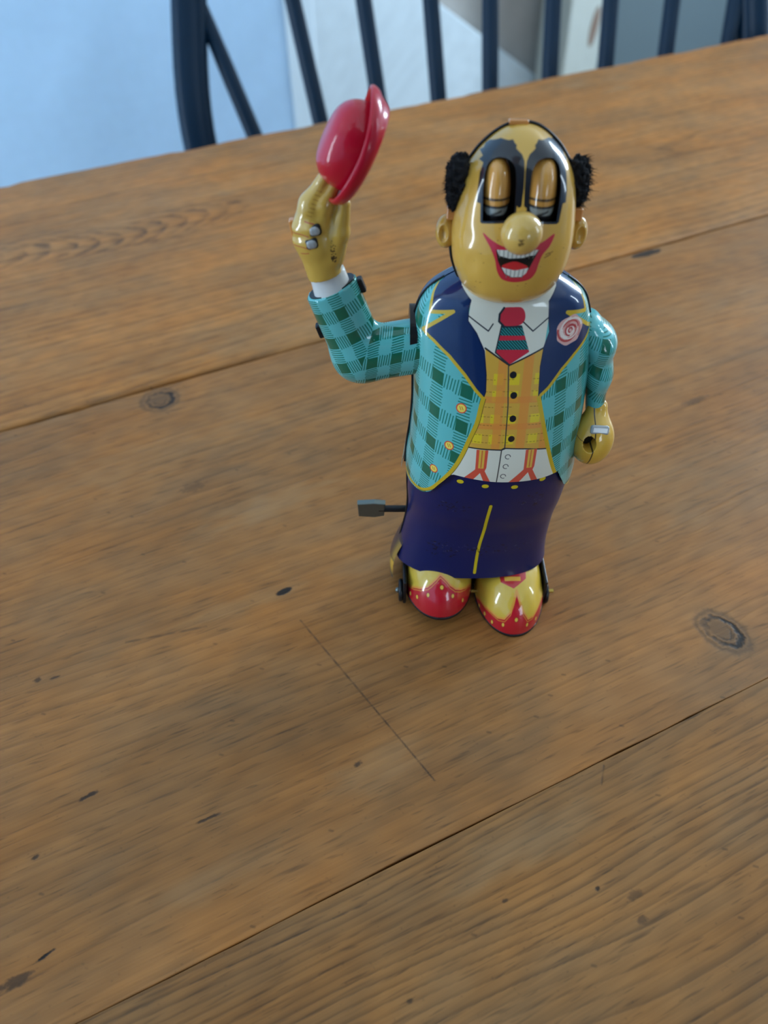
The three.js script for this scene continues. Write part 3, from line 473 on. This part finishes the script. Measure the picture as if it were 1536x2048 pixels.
rim(tw, [17, 22, 28, 35, 42, 50, 57], .4, .1, 'trouser_seam', M.black, toy);
const tailSheet = sheet(0, 1, 0, 30, 20, (c) => { c.fillStyle = '#15182e'; c.fillRect(0, 0, 1, 30); for (const m of [0, 1]) { const X = (x) => m ? 1 - x : x; path(c, [[X(0), 22], [X(.03), 22], [X(.035), 14], [X(.02), 13], [X(.07), 12], [X(.085), 7], [X(.045), 3.6], [X(0), 8]]); fill(c, '#d9a636'); } });
part('coat_tail', grid(60, 30, (u, v) => { const y = lerp(3.5, 27, v), side = smooth(.4, .9, u), w = 25 + (1.4 + 3.2 * side) * pow(sin(clamp((27 - y) / 20) * PI * .55), 1.2), a = .3 - (PI + .6) * u, [x, z] = secPoint(w, 15.5, a); return [x + bodyX(y), y, z, u, y / 30]; }), new THREE.MeshPhysicalMaterial({ map: tailSheet, roughness: .35, clearcoat: .8, side: THREE.DoubleSide }), toy, 'dark coat tail edged with yellow');
// --- clockwork: base, wheels, axle, key
part('base_plate', rbox(46 * S, 10 * S, 22 * S, 1 * S, 0, 7.5 * S, -3 * S), M.black, toy);
for (const x of [-25.2, 25.2]) part('frame_plate', rbox(1.2 * S, 12 * S, 18 * S, .4 * S, x * S, 7.6 * S, 7 * S), M.black, toy);
part('axle', new THREE.CylinderGeometry(.75 * S, .75 * S, 57 * S, 12).rotateZ(PI / 2).translate(1 * S, 4.2 * S, 12.2 * S), M.brass, toy);
for (const x of [-26.6, 26.6]) { const w = part('wheel', new THREE.LatheGeometry([[0, -.8], [3.6, -.8], [4.2, -.4], [4.2, .4], [3.6, .8], [1.4, .5], [0, .5]].map((p) => new THREE.Vector2(p[0] * S, p[1] * S)), 28).rotateZ(-sign(x) * PI / 2).translate(x * S, (4.2 + .024 * -x) * S, 12.2 * S), M.black, toy); part('hub', new THREE.SphereGeometry(1.1 * S, 14, 10).translate((x + sign(x) * .9) * S, (4.2 + .024 * -x) * S, 12.2 * S), M.steel, w); }
{
  const shaft = part('winding_key', new THREE.CylinderGeometry(1.25 * S, 1.25 * S, 12 * S, 14).rotateZ(PI / 2).translate(-28.5 * S, 33.2 * S, -2 * S), M.black, toy, 'steel winding key at the hip');
  const sh = new THREE.Shape(); sh.moveTo(-33, 30.9); sh.lineTo(-36, 30.2); sh.lineTo(-41.3, 30.7); sh.lineTo(-41.6, 36.2); sh.lineTo(-36, 36.6); sh.lineTo(-32.6, 36.2); sh.closePath();
  part('key_handle', new THREE.ExtrudeGeometry(sh, { depth: 1.4, bevelEnabled: true, bevelSize: .4, bevelThickness: .5, bevelSegments: 3 }).translate(0, 0, -2.7).scale(S, S, S), M.steel, shaft);
}
// --- shoes
const CAP = [[-1.2, -.1], [-.95, -.2], [-.84, -.3], [-.7, -.47], [-.55, -.59], [-.4, -.7], [-.25, -.73], [-.12, -.64], [-.05, -.5], [0, -.36], [.05, -.5], [.14, -.64], [.27, -.73], [.4, -.68], [.52, -.54], [.62, -.4], [.8, -.25], [.95, -.15], [1.2, -.05]], DOTS = [[-.89, -.4], [-.75, -.58], [-.57, -.75], [-.29, -.82], [0, -.75], [.28, -.82], [.55, -.7], [.74, -.5]];
const shoeSheet = sheet(-1, 1, -1, 1, 380, (c) => {
  c.fillStyle = '#cfa93c'; c.fillRect(-1, -1, 2, 2);
  SHOE(c);
});
const shoeSheet2 = sheet(-1, 1, -1, 1, 380, (c) => {
  c.fillStyle = '#cfa93c'; c.fillRect(-1, -1, 2, 2); c.translate(-.02, .1); c.scale(1, .93);
  SHOE(c, [[-1.2, -.25], [-1, -.33], [-.86, -.42], [-.62, -.6], [-.42, -.68], [-.25, -.69], [-.17, -.66], [-.07, -.6], [-.0, -.54], [.08, -.6], [.18, -.68], [.3, -.72], [.44, -.7], [.58, -.64], [.74, -.52], [1, -.36], [1.2, -.25]].map(([x, y]) => [x, y + .0]), [[-.76, -.64], [-.55, -.78], [-.26, -.81], [.02, -.72], [.25, -.83], [.56, -.84]]);
});
function SHOE(c, cap = CAP, dots = DOTS) {
  path(c, cap.concat([[1.2, -1.2], [-1.2, -1.2]])); fill(c, '#b81826'); path(c, cap, false); line(c, '#d8923c', .03);
  path(c, cap.map(([x, y]) => [x * .98, y - .045]), false); line(c, '#d08a30', .012);
  for (const [x, y] of dots) { dot(c, x, y, .04, '#8c3a20'); dot(c, x, y, .03, '#dcb148'); }
  path(c, [[-.3, .3], [.2, .3], [.16, -.22], [-.04, -.34], [-.24, -.26]]); fill(c, '#bb2a2c'); for (const y of [.05, -.04, -.13, -.22]) { c.beginPath(); c.rect(-.17, y - .03, .24, .05); fill(c, '#dda33a'); }
}
function shoe(cx, cz, pitch, print) {
  const g = grid(64, 36, (u, v) => {
    const az = u * 2 * PI, la = v * PI / 2, cl = pow(cos(la), .82), x = 12.5 * cl * spow(cos(az), .95), z = 21.5 * cl * spow(sin(az), .95), y = 17.2 * pow(sin(la), .9), r = 1 - v;
    return [x, y, z, .5 + .5 * r * cos(az), .5 - .5 * r * sin(az)];
  }, true).rotateX(pitch).translate(cx * S, 1.3 * S - pitch * 21 * S, cz * S);
  const m = part('shoe', g, tin({ map: print }), toy, 'yellow and red printed clown shoe');
  const sh = new THREE.Shape(); sh.absellipse(0, 0, 12.6, 21.6, 0, 2 * PI);
  part('sole', new THREE.ExtrudeGeometry(sh, { depth: .6, bevelEnabled: true, bevelSize: .3, bevelThickness: .25, curveSegments: 40 }).rotateX(PI / 2).scale(S, S, S).rotateX(pitch).translate(cx * S, 1.35 * S - pitch * 21 * S, cz * S), M.black, m);
}
shoe(13.5, 8.2, 0, shoeSheet); shoe(-12.6, 4.6, -.12, shoeSheet2);
// --- head
const headG = part('head', new THREE.BufferGeometry(), M.face, toy, 'bald yellow laughing head');
headG.position.set(-.7 * S, 141.6 * S, 1 * S); headG.rotation.set(-8 * PI / 180, -2 * PI / 180, 0);
const hw = curve([[-21.5, 0], [-21, 4.4], [-20, 7.6], [-18, 10.8], [-14, 13.3], [-9, 14.8], [-4, 15.2], [3, 14.7], [9.5, 13.4], [15, 10.2], [18, 7.2], [20, 4.2], [20.7, 2.2], [21, 0]]);
const hf = curve([[-21.5, 0], [-21, 4.4], [-20, 7], [-18, 9.6], [-14, 12], [-9, 13.4], [-4, 13.8], [3, 13.2], [9.5, 12], [15, 9.6], [18, 7.2], [20, 4.2], [20.7, 2.2], [21, 0]]);
function headPoint(a, b, grow, back = 1) { const y = -.25 + 21.25 * sin(b), w = max(hw(y) + grow * cos(b), .02), f = max((hf(y)) * back + grow * cos(b), .02), [x, z] = secPoint(w, f, a); return [x, y + grow * sin(b), z]; }
const dents = (p) => { // small dents of the old pressing
  const [x, y, z] = p; if (z < 1) return p; const d = .35 * exp(-(pow((x + 10.5) / 1.6, 2) + pow((y + 9) / 3, 2))) + .3 * exp(-(pow((x + 9) / 1.5, 2) + pow((y + 16) / 2.4, 2))) + .22 * exp(-(pow((x + 12) / 2, 2) + pow((y + 2) / 2.2, 2))); return [x + d * .5, y, z - d];
};
{
  // closed shell: outer front, inner front, joined at the rim
  const NU = 84, NV = 110, P = [], U = [], I = [], idx = (k, i, j) => k * (NU + 1) * (NV + 1) + j * (NU + 1) + i, rimA = .012;
  for (const k of [0, 1]) for (let j = 0; j <= NV; j++) for (let i = 0; i <= NU; i++) {
    const a = lerp(PI - rimA * k, rimA * k, i / NU), b = lerp(-PI / 2 + .06, PI / 2 - .06, j / NV); let p = headPoint(a, b, k ? -.55 : 0); if (!k) p = dents(p); if (k === 0 && (i === 0 || i === NU)) p[2] = 0; if (k === 1 && (i === 0 || i === NU)) p[2] = 0;
    P.push(p[0] * S, p[1] * S, p[2] * S); U.push(p[0] / 40 + .5, (p[1] + 25) / 50);
  }
  const quad = (a, b, c, d) => I.push(a, b, c, b, d, c);
  for (let j = 0; j < NV; j++) for (let i = 0; i < NU; i++) { quad(idx(0, i, j), idx(0, i + 1, j), idx(0, i, j + 1), idx(0, i + 1, j + 1)); quad(idx(1, i + 1, j), idx(1, i, j), idx(1, i + 1, j + 1), idx(1, i, j + 1)); }
  for (let j = 0; j < NV; j++) { quad(idx(1, 0, j), idx(0, 0, j), idx(1, 0, j + 1), idx(0, 0, j + 1)); quad(idx(0, NU, j), idx(1, NU, j), idx(0, NU, j + 1), idx(1, NU, j + 1)); }
  for (let i = 0; i < NU; i++) { quad(idx(0, i + 1, 0), idx(0, i, 0), idx(1, i + 1, 0), idx(1, i, 0)); quad(idx(0, i, NV), idx(0, i + 1, NV), idx(1, i, NV), idx(1, i + 1, NV)); }
  const g = new THREE.BufferGeometry(); g.setAttribute('position', new THREE.Float32BufferAttribute(P, 3)); g.setAttribute('uv', new THREE.Float32BufferAttribute(U, 2)); g.setIndex(I); g.computeVertexNormals();
  const ev = new Evaluator(); ev.useGroups = true; ev.attributes = ['position', 'normal', 'uv'];
  let A = new Brush(g, M.face); A.updateMatrixWorld();
  for (const s of [-1, 1]) {
    const sh = new THREE.Shape(new THREE.CatmullRomCurve3(EYEW.slice(1, 10).map(([x, y]) => V(s * -x + (s > 0 ? .15 : 0), y, 0))).getPoints(40).map((p) => new THREE.Vector2(p.x, p.y)).concat([[-1.5, 2.9], [-8.6, 2.1]].map(([x, y]) => new THREE.Vector2(s * -x + (s > 0 ? .15 : 0), y))));
    const cut = new Brush(new THREE.ExtrudeGeometry(sh, { depth: 22, bevelEnabled: false }).translate(0, 0, 3).scale(S, S, S), M.black); cut.updateMatrixWorld();
    A = ev.evaluate(A, cut, SUBTRACTION); A.updateMatrixWorld();
  }
  headG.geometry = A.geometry; headG.material = A.material;
}
part('head_back', grid(60, 60, (u, v) => headPoint(-PI * u, lerp(-PI / 2, PI / 2, v), .05, 1.05)), M.skin, headG);
{ const pts = []; for (let k = 0; k <= 60; k++) { const b = lerp(-1.25, PI + 1.25, k / 60), p = headPoint(0, abs(b) < PI / 2 ? b : b > PI / 2 ? PI - b : b, .25); pts.push(V((b > PI / 2 ? -1 : 1) * p[0] * S, p[1] * S, -.1 * S)); } part('head_seam', new THREE.TubeGeometry(new THREE.CatmullRomCurve3(pts), 120, .4 * S, 8), M.black, headG); }
part('joint_tab', rbox(4.6 * S, 1.1 * S, 2.2 * S, .4 * S, -1 * S, 21.2 * S, .2 * S), M.orange, headG);
part('head_shade_plate', new THREE.CircleGeometry(1, 40).scale(14 * S, 17 * S, 1).translate(0, 1 * S, 1 * S), M.black, headG);  // added black plate, stands for the shade of the hollow head behind the eyes
const eyeSheet = sheet(0, 1, 0, 1, 128, (c) => {
  c.fillStyle = '#d59849'; c.fillRect(0, 0, 1, 1);
  path(c, [[0, 0], [1, 0], [1, .492], [0, .492]]); fill(c, '#17161a');
  path(c, [[.2, .48], [.8, .48], [.78, .45], [.68, .428], [.32, .428], [.22, .45]]); fill(c, '#9a9d97');
  path(c, [[0, .515], [.25, .53], [.5, .533], [.75, .53], [1, .515]], false); line(c, '#2a201a', .012);
  c.beginPath(); c.moveTo(.4, .43); c.lineTo(.62, .46); line(c, '#3a3a3a', .015);
});
for (const s of [-1, 1]) part('eyelid', grid(40, 50, (u, v) => { const a = PI * (1 - u), b = -PI / 2 + PI * v, y = 5.6 + 9.6 * spow(sin(b), .92), cb = pow(cos(b), .7), x = s * 5.25 + (s < 0 ? -.3 : .1) + 3.6 * cb * cos(a); return [x, y, 5 + 6 * cb * sin(a), u, v]; }), tin({ map: eyeSheet }), headG);
part('nose', grid(40, 30, (u, v) => { const a = u * 2 * PI, b = lerp(-PI / 2, PI / 2, v); return [.2 + 4.8 * cos(b) * cos(a), 1.0 + 4.8 * sin(b), 16.4 - 4.6 * cos(b) * sin(a)]; }), tin({ map: sheet(0, 1, 0, 1, 200, (c) => { c.fillStyle = '#cda350'; c.fillRect(0, 0, 1, 1); const r = seeded(3); for (let k = 0; k < 26; k++) { dot(c, .72 + .02 * r() * (k % 3), .45 + .1 * (r() - .5), .004 + .006 * r(), 'rgba(90,66,34,.8)'); dot(c, .62 + .25 * r(), .3 + .4 * r(), .003, 'rgba(110,80,40,.6)'); } }) }), headG);
for (const s of [-1, 1]) part('ear', sdf((x, y, z) => { const e = (hypot((x - s * 16.4) / 2.7, (y + 4.4) / 4.2, (z + .8) / 2.4) - 1) * 2.4, d = (hypot((x - s * 17.3) / 1.4, (y + 4.4) / 2.6, (z - 2.2) / 1.9) - 1) * 1.4; return max(e, -d); }, [s * 16.4 - 5, -9.4, -5.8], [s * 16.4 + 5, .6, 4.2], 44), M.skin, headG);
for (const s of [-1, 1]) part('hair_tab', rbox(2.1 * S, 3.2 * S, 2.4 * S, .5 * S, s * 15.6 * S, .9 * S, 1.2 * S), M.orange, headG);
for (const s of [-1, 1]) { // tufts of black plush over the ears
  const r = seeded(60 + s), cz = s < 0 ? 2.4 : .2, cx = s < 0 ? 14.2 : 14.3, top = s < 0 ? 10.4 : 9.4;
  const blob = sdf((x, y, z) => { const X = s * x; const a = (hypot((X - cx) / 2.7, (y - top) / 4.4, (z - cz) / 3.6) - 1) * 2.7, b = (hypot((X - cx - .5) / 2.1, (y - 5.6) / 3.6, (z - cz + .8) / 3) - 1) * 2.1; return smin(a, b, 2) + .6 * n3(x * .55, y * .55, z * .55) + .35 * n3(x * 1.4, y * 1.4, z * 1.4); }, [s * 15.5 - 9, 0, -9], [s * 15.5 + 9, 18, 9], 46);
  const list = [blob.toNonIndexed()];
  for (let k = 0; k < 520; k++) {
    const t = r() * 2 * PI, b = (r() - .5) * PI, x = s * (cx + .3 + 2.4 * cos(b) * abs(cos(t))), y = 8.2 + 5.6 * sin(b), z = cz + 3.4 * cos(b) * sin(t), L = .9 + (s < 0 ? 1.1 : 2.6) * r() * r();
    const d = V(s * (.4 + r()), (r() - .8) * 1.6, (r() - .4) * 1.3).normalize(), g = new THREE.CylinderGeometry(.02 * S, .12 * S, L * S, 3, 1, true).translate(0, L / 2 * S, 0);
    g.applyQuaternion(new THREE.Quaternion().setFromUnitVectors(V(0, 1, 0), d)).translate(x * S, y * S, z * S); list.push(g.toNonIndexed());
  }
  part('hair_tuft', join(list), M.hair, headG, 'tuft of black plush hair above the ear');
}
// --- arms
function armSheet(x0, y0, size, draw) { return sheet(x0, x0 + size, y0, y0 + size, 1000 / size, draw); }
const arm1 = armSheet(-62, 84, 52, (c) => {
  c.fillStyle = TEAL; c.fillRect(-62, 84, 60, 60);
  c.save(); path(c, [[-62, 140], [-62, 84], [-44, 84], [-36, 110], [-30, 140]]); c.clip(); plaid(c, [-46.2, 117.6], [6.2, 3.0], [3.1, -7.4], 7, .46, .44, .3); c.restore();
  c.save(); path(c, [[-44, 84], [-10, 84], [-10, 112], [-36, 110]]); c.clip(); plaid(c, [-31.5, 93.4], [6.8, 1.6], [.6, 7.6], 7, .44, .44, .3); c.restore();
});
part('sleeve', sdf((x, y, z) => {
  const Z = (z - 1) * 1.5, a = capsule(x, y, Z, [-19, 104, 0, 8.6], [-38.8, 100.3, 0, 8.7]), b = capsule(x, y, Z, [-39.4, 99.6, 0, 7.6], [-47.6, 124, 0, 7.3]);
  const cut = (x + 46.7) * -.42 + (y - 122) * .9, cut2 = x + 20.5; return max(smin(a, b, 3), cut, cut2) * .8;
}, [-62, 84, -22], [-10, 136, 30], 92), tin({ map: arm1 }), toy, 'raised teal checked sleeve bent at the elbow');
part('sleeve_shade_disc', new THREE.CylinderGeometry(6.7 * S, 6.7 * S, .3 * S, 40).scale(1, 1, .64).rotateZ(25 * PI / 180).translate(-46.75 * S, 122.15 * S, 1 * S), M.black, toy);  // black disc in place of the shade inside the sleeve end
part('shirt_cuff', sdf((x, y, z) => { const d = capsule(x, y, (z - 1.6) * 1.3, [-45.8, 119, 0, 5.4], [-48.3, 129, 0, 4.6]); return max(d, (x + 48.1) * -.26 + (y - 126.8) * .96); }, [-58, 113, -8], [-38, 133, 12], 40), M.white, toy, 'white cuff below the raised hand');
for (const [x, y, a] of [[-38.8, 122.4, .35], [-50.6, 108.2, .3]]) part('joint_tab', rbox(1.6 * S, 4.2 * S, 2.4 * S, .5 * S).rotateZ(a).translate(x * S, y * S, .6 * S), M.black, toy);
part('arm_pivot', new THREE.CylinderGeometry(7.6 * S, 7.6 * S, 2 * S, 32).rotateZ(PI / 2).translate(-24.6 * S, 106.5 * S, -1.5 * S), M.black, toy);
const handSheet = armSheet(-62, 122, 34, (c) => {
  c.fillStyle = '#c9a046'; c.fillRect(-62, 122, 40, 40);
  for (const L of [[[-56, 136], [-53, 136.3], [-51, 136]], [[-55.5, 139.3], [-53, 139.5], [-51.3, 139.2]], [[-52, 142.8], [-49.8, 142.4]], [[-53.5, 134.3], [-51.5, 134.8]]]) { soft(c, L, false); line(c, '#b4453a', .22); }
  for (let k = 0; k < 7; k++) { c.beginPath(); c.moveTo(-51.4 + k * .45, 144.4 + k * .9); c.lineTo(-50.2 + k * .45, 144 + k * .9); line(c, 'rgba(130,80,40,.65)', .14); }
  const r = seeded(12); for (let k = 0; k < 30; k++) dot(c, -45.4 + 1.2 * (r() - .5), 135 + 6 * (r() - .5), .1 + .2 * r(), 'rgba(70,52,28,.7)'); dot(c, -45.6, 133.2, .5, '#4a3a24');
});
const hand = part('hand', sdf((x, y, z) => {
  const C = (a, b) => capsule(x, y, z, a, b); let d = capsule(x, y, (z - 3) * 1.25 + 3, [-47.9, 124, 3, 4.2], [-49.3, 135, 3, 5.4]);
  d = smin(d, capsule(x, y, (z - 3) * 1.2 + 3, [-50, 136.5, 3, 5.3], [-49.6, 141, 3, 4.6]), 2);
  d = smin(d, C([-52, 140, 3.4, 3.1], [-50.4, 145.6, 3.8, 2.7]), 2); d = smin(d, C([-50.4, 145.6, 3.8, 2.7], [-46.8, 151.8, 3.4, 1.7]), 2);
  d = smin(d, C([-48.3, 141, 4.6, 2.3], [-47.2, 146, 4.8, 2.1]), 1); d = smin(d, C([-47.2, 146, 4.8, 2.1], [-44.6, 150.3, 4, 1.5]), 1);
  d = smin(d, C([-45.8, 132.5, 3.4, 3.2], [-43.9, 139, 4.4, 2.7]), 1.4); d = smin(d, C([-43.9, 139, 4.4, 2.7], [-42.6, 146, 4.4, 1.8]), .8);
  d = smin(d, C([-53.4, 140, 4.2, 2.0], [-50.6, 140.9, 6.2, 1.9]), 1); d = smin(d, C([-53.6, 136.6, 4, 2.0], [-51.2, 137.5, 6, 1.9]), 1);
  return max(d, (x + 48) * .26 - (y - 126.6) * .96);
}, [-62, 122, -12], [-28, 156, 22], 100), tin({ map: handSheet }), toy, 'yellow raised hand gripping the hat brim');
for (const [x, y] of [[-49.7, 140.8], [-50.6, 137.4]]) { part('nail_edge', rbox(3.4 * S, 3.1 * S, 2 * S, .95 * S).rotateZ(.2).translate(x * S, y * S, 7 * S), M.black, hand); part('nail', rbox(2.8 * S, 2.5 * S, 2 * S, .98 * S).rotateZ(.2).translate(x * S, y * S, 7.35 * S), M.nail, hand); }
part('joint_tab', rbox(1.5 * S, 4.4 * S, 2.2 * S, .5 * S).rotateZ(.1).translate(-55.4 * S, 139.3 * S, 2.6 * S), M.orange, hand);
{ // bowler hat
  const prof = [[0, 9.3], [3, 9.25], [6, 8.8], [8.3, 7.4], [9.7, 5.2], [10.2, 2.6], [10.2, .8], [10.5, 0], [11.2, -.5], [12.1, -.2], [12.6, .6], [12.9, 1.5], [13.3, 2], [13.8, 2], [14.1, 1.3], [13.9, .2], [13.2, -.8], [11.6, -1.5], [10.2, -1.3], [9.6, 0]];
  const c1 = new THREE.SplineCurve(prof.reverse().map((p) => new THREE.Vector2(p[0] * S, p[1] * S))).getPoints(90);
  const g = new THREE.LatheGeometry(c1, 72).scale(.98, 1, .8);
  { const p = g.attributes.position; for (let i = 0; i < p.count; i++) { const x = p.getX(i), z = p.getZ(i), r = hypot(x / .98, z / .8), c = x / .98 / max(r, 1e-6), e = smooth(10.6 * S, 13.4 * S, r) * c * c; p.setY(i, p.getY(i) + (c > 0 ? 2.3 : .2) * S * e); p.setX(i, x * (1 - .03 * e)); } g.computeVertexNormals(); }
  const up = V(-.868, .47, .05).normalize(), dx = V(.47, .88, 0).addScaledVector(up, -V(.47, .88, 0).dot(up)).normalize(), dz = dx.clone().cross(up);
  const m = new THREE.Matrix4().makeBasis(dx, up, dz).setPosition(-37.9 * S, 158.2 * S, 4 * S); g.applyMatrix4(m);
  part('bowler_hat', g, tin({ color: '#b80c28', side: THREE.DoubleSide, roughness: .35, clearcoat: .6 }), toy, 'red bowler hat with a curled brim');
}
const arm2 = armSheet(10, 70, 50, (c) => { c.fillStyle = TEAL; c.fillRect(10, 70, 60, 60); plaid(c, [24, 80], [6.5, -1.5], [1, 8.5], 8, .4, .4, .25); });
part('sleeve', sdf((x, y, z) => { const Z = z * .62; let d = capsule(x, y, Z, [24.5, 110, 0, 3.6], [28.2, 104.5, 0, 4.1]); d = smin(d, capsule(x, y, Z, [28.2, 104.5, 0, 4.1], [29.6, 95, .6, 3.3]), 4); d = smin(d, capsule(x, y, Z, [29.6, 95, .6, 3.3], [31.3, 79, 2.2, 2.5]), 5); return max(d, 79.5 - y + (z - 3) * -.3); }, [10, 70, -25], [60, 120, 25], 90), tin({ map: arm2 }), toy, 'lowered teal checked sleeve');
part('arm_pivot', new THREE.CylinderGeometry(6.4 * S, 6.4 * S, 1.6 * S, 32).rotateZ(PI / 2).translate(25.4 * S, 106 * S, -1.5 * S), M.black, toy);
const fistSheet = armSheet(22, 62, 26, (c) => {
  c.fillStyle = '#cfa03a'; c.fillRect(22, 62, 26, 26);
  const r = seeded(19); for (const L of [[[31.6, 86], [31.7, 78], [31.2, 64]]]) { soft(c, L, false); line(c, '#4a3a20', .35); }
  for (const L of [[[25.5, 79], [28, 77.6], [30.6, 78.2]], [[25.2, 73], [26.6, 70.5], [29.2, 68.6]], [[26, 70], [28, 67.4], [30.5, 66.2]]]) { soft(c, L, false); line(c, '#7a4a26', .22); }
  for (let k = 0; k < 40; k++) dot(c, 25.5 + 5 * r(), 65.5 + 5 * r(), .08 + .25 * r(), r() < .5 ? 'rgba(60,44,24,.8)' : 'rgba(200,196,170,.7)');
});
const fist = part('hand', sdf((x, y, z) => {
  let d = (hypot((x - 30.7) / 6.5, (y - 74.6) / 8.8, (z - 8) / 7) - 1) * 6.4; d = smin(d, capsule(x, y, z, [31.2, 84, 4.5, 3], [31, 76, 7, 4]), 2);
  const hole = max(hypot((x - 28.5) * 1.1, (y - 77) * .74) - 1.95, 9 - z); d = max(d, -hole);
  return d;
}, [20, 62, -3], [46, 88, 23], 96), tin({ map: fistSheet }), toy, 'lowered yellow fist with a round hole');
part('nail', rbox(5.6 * S, 2.8 * S, 1.6 * S, .75 * S).rotateX(-.5).rotateZ(-.08).translate(31 * S, 81.2 * S, 11.9 * S), M.nail, fist);
part('hole_shade_disc', new THREE.CylinderGeometry(2.7 * S, 2.7 * S, .4 * S, 20).rotateX(PI / 2).translate(28.5 * S, 77 * S, 10 * S), M.black, fist);  // black disc put in as the shade at the bottom of the hole
renderer.render(scene, camera);
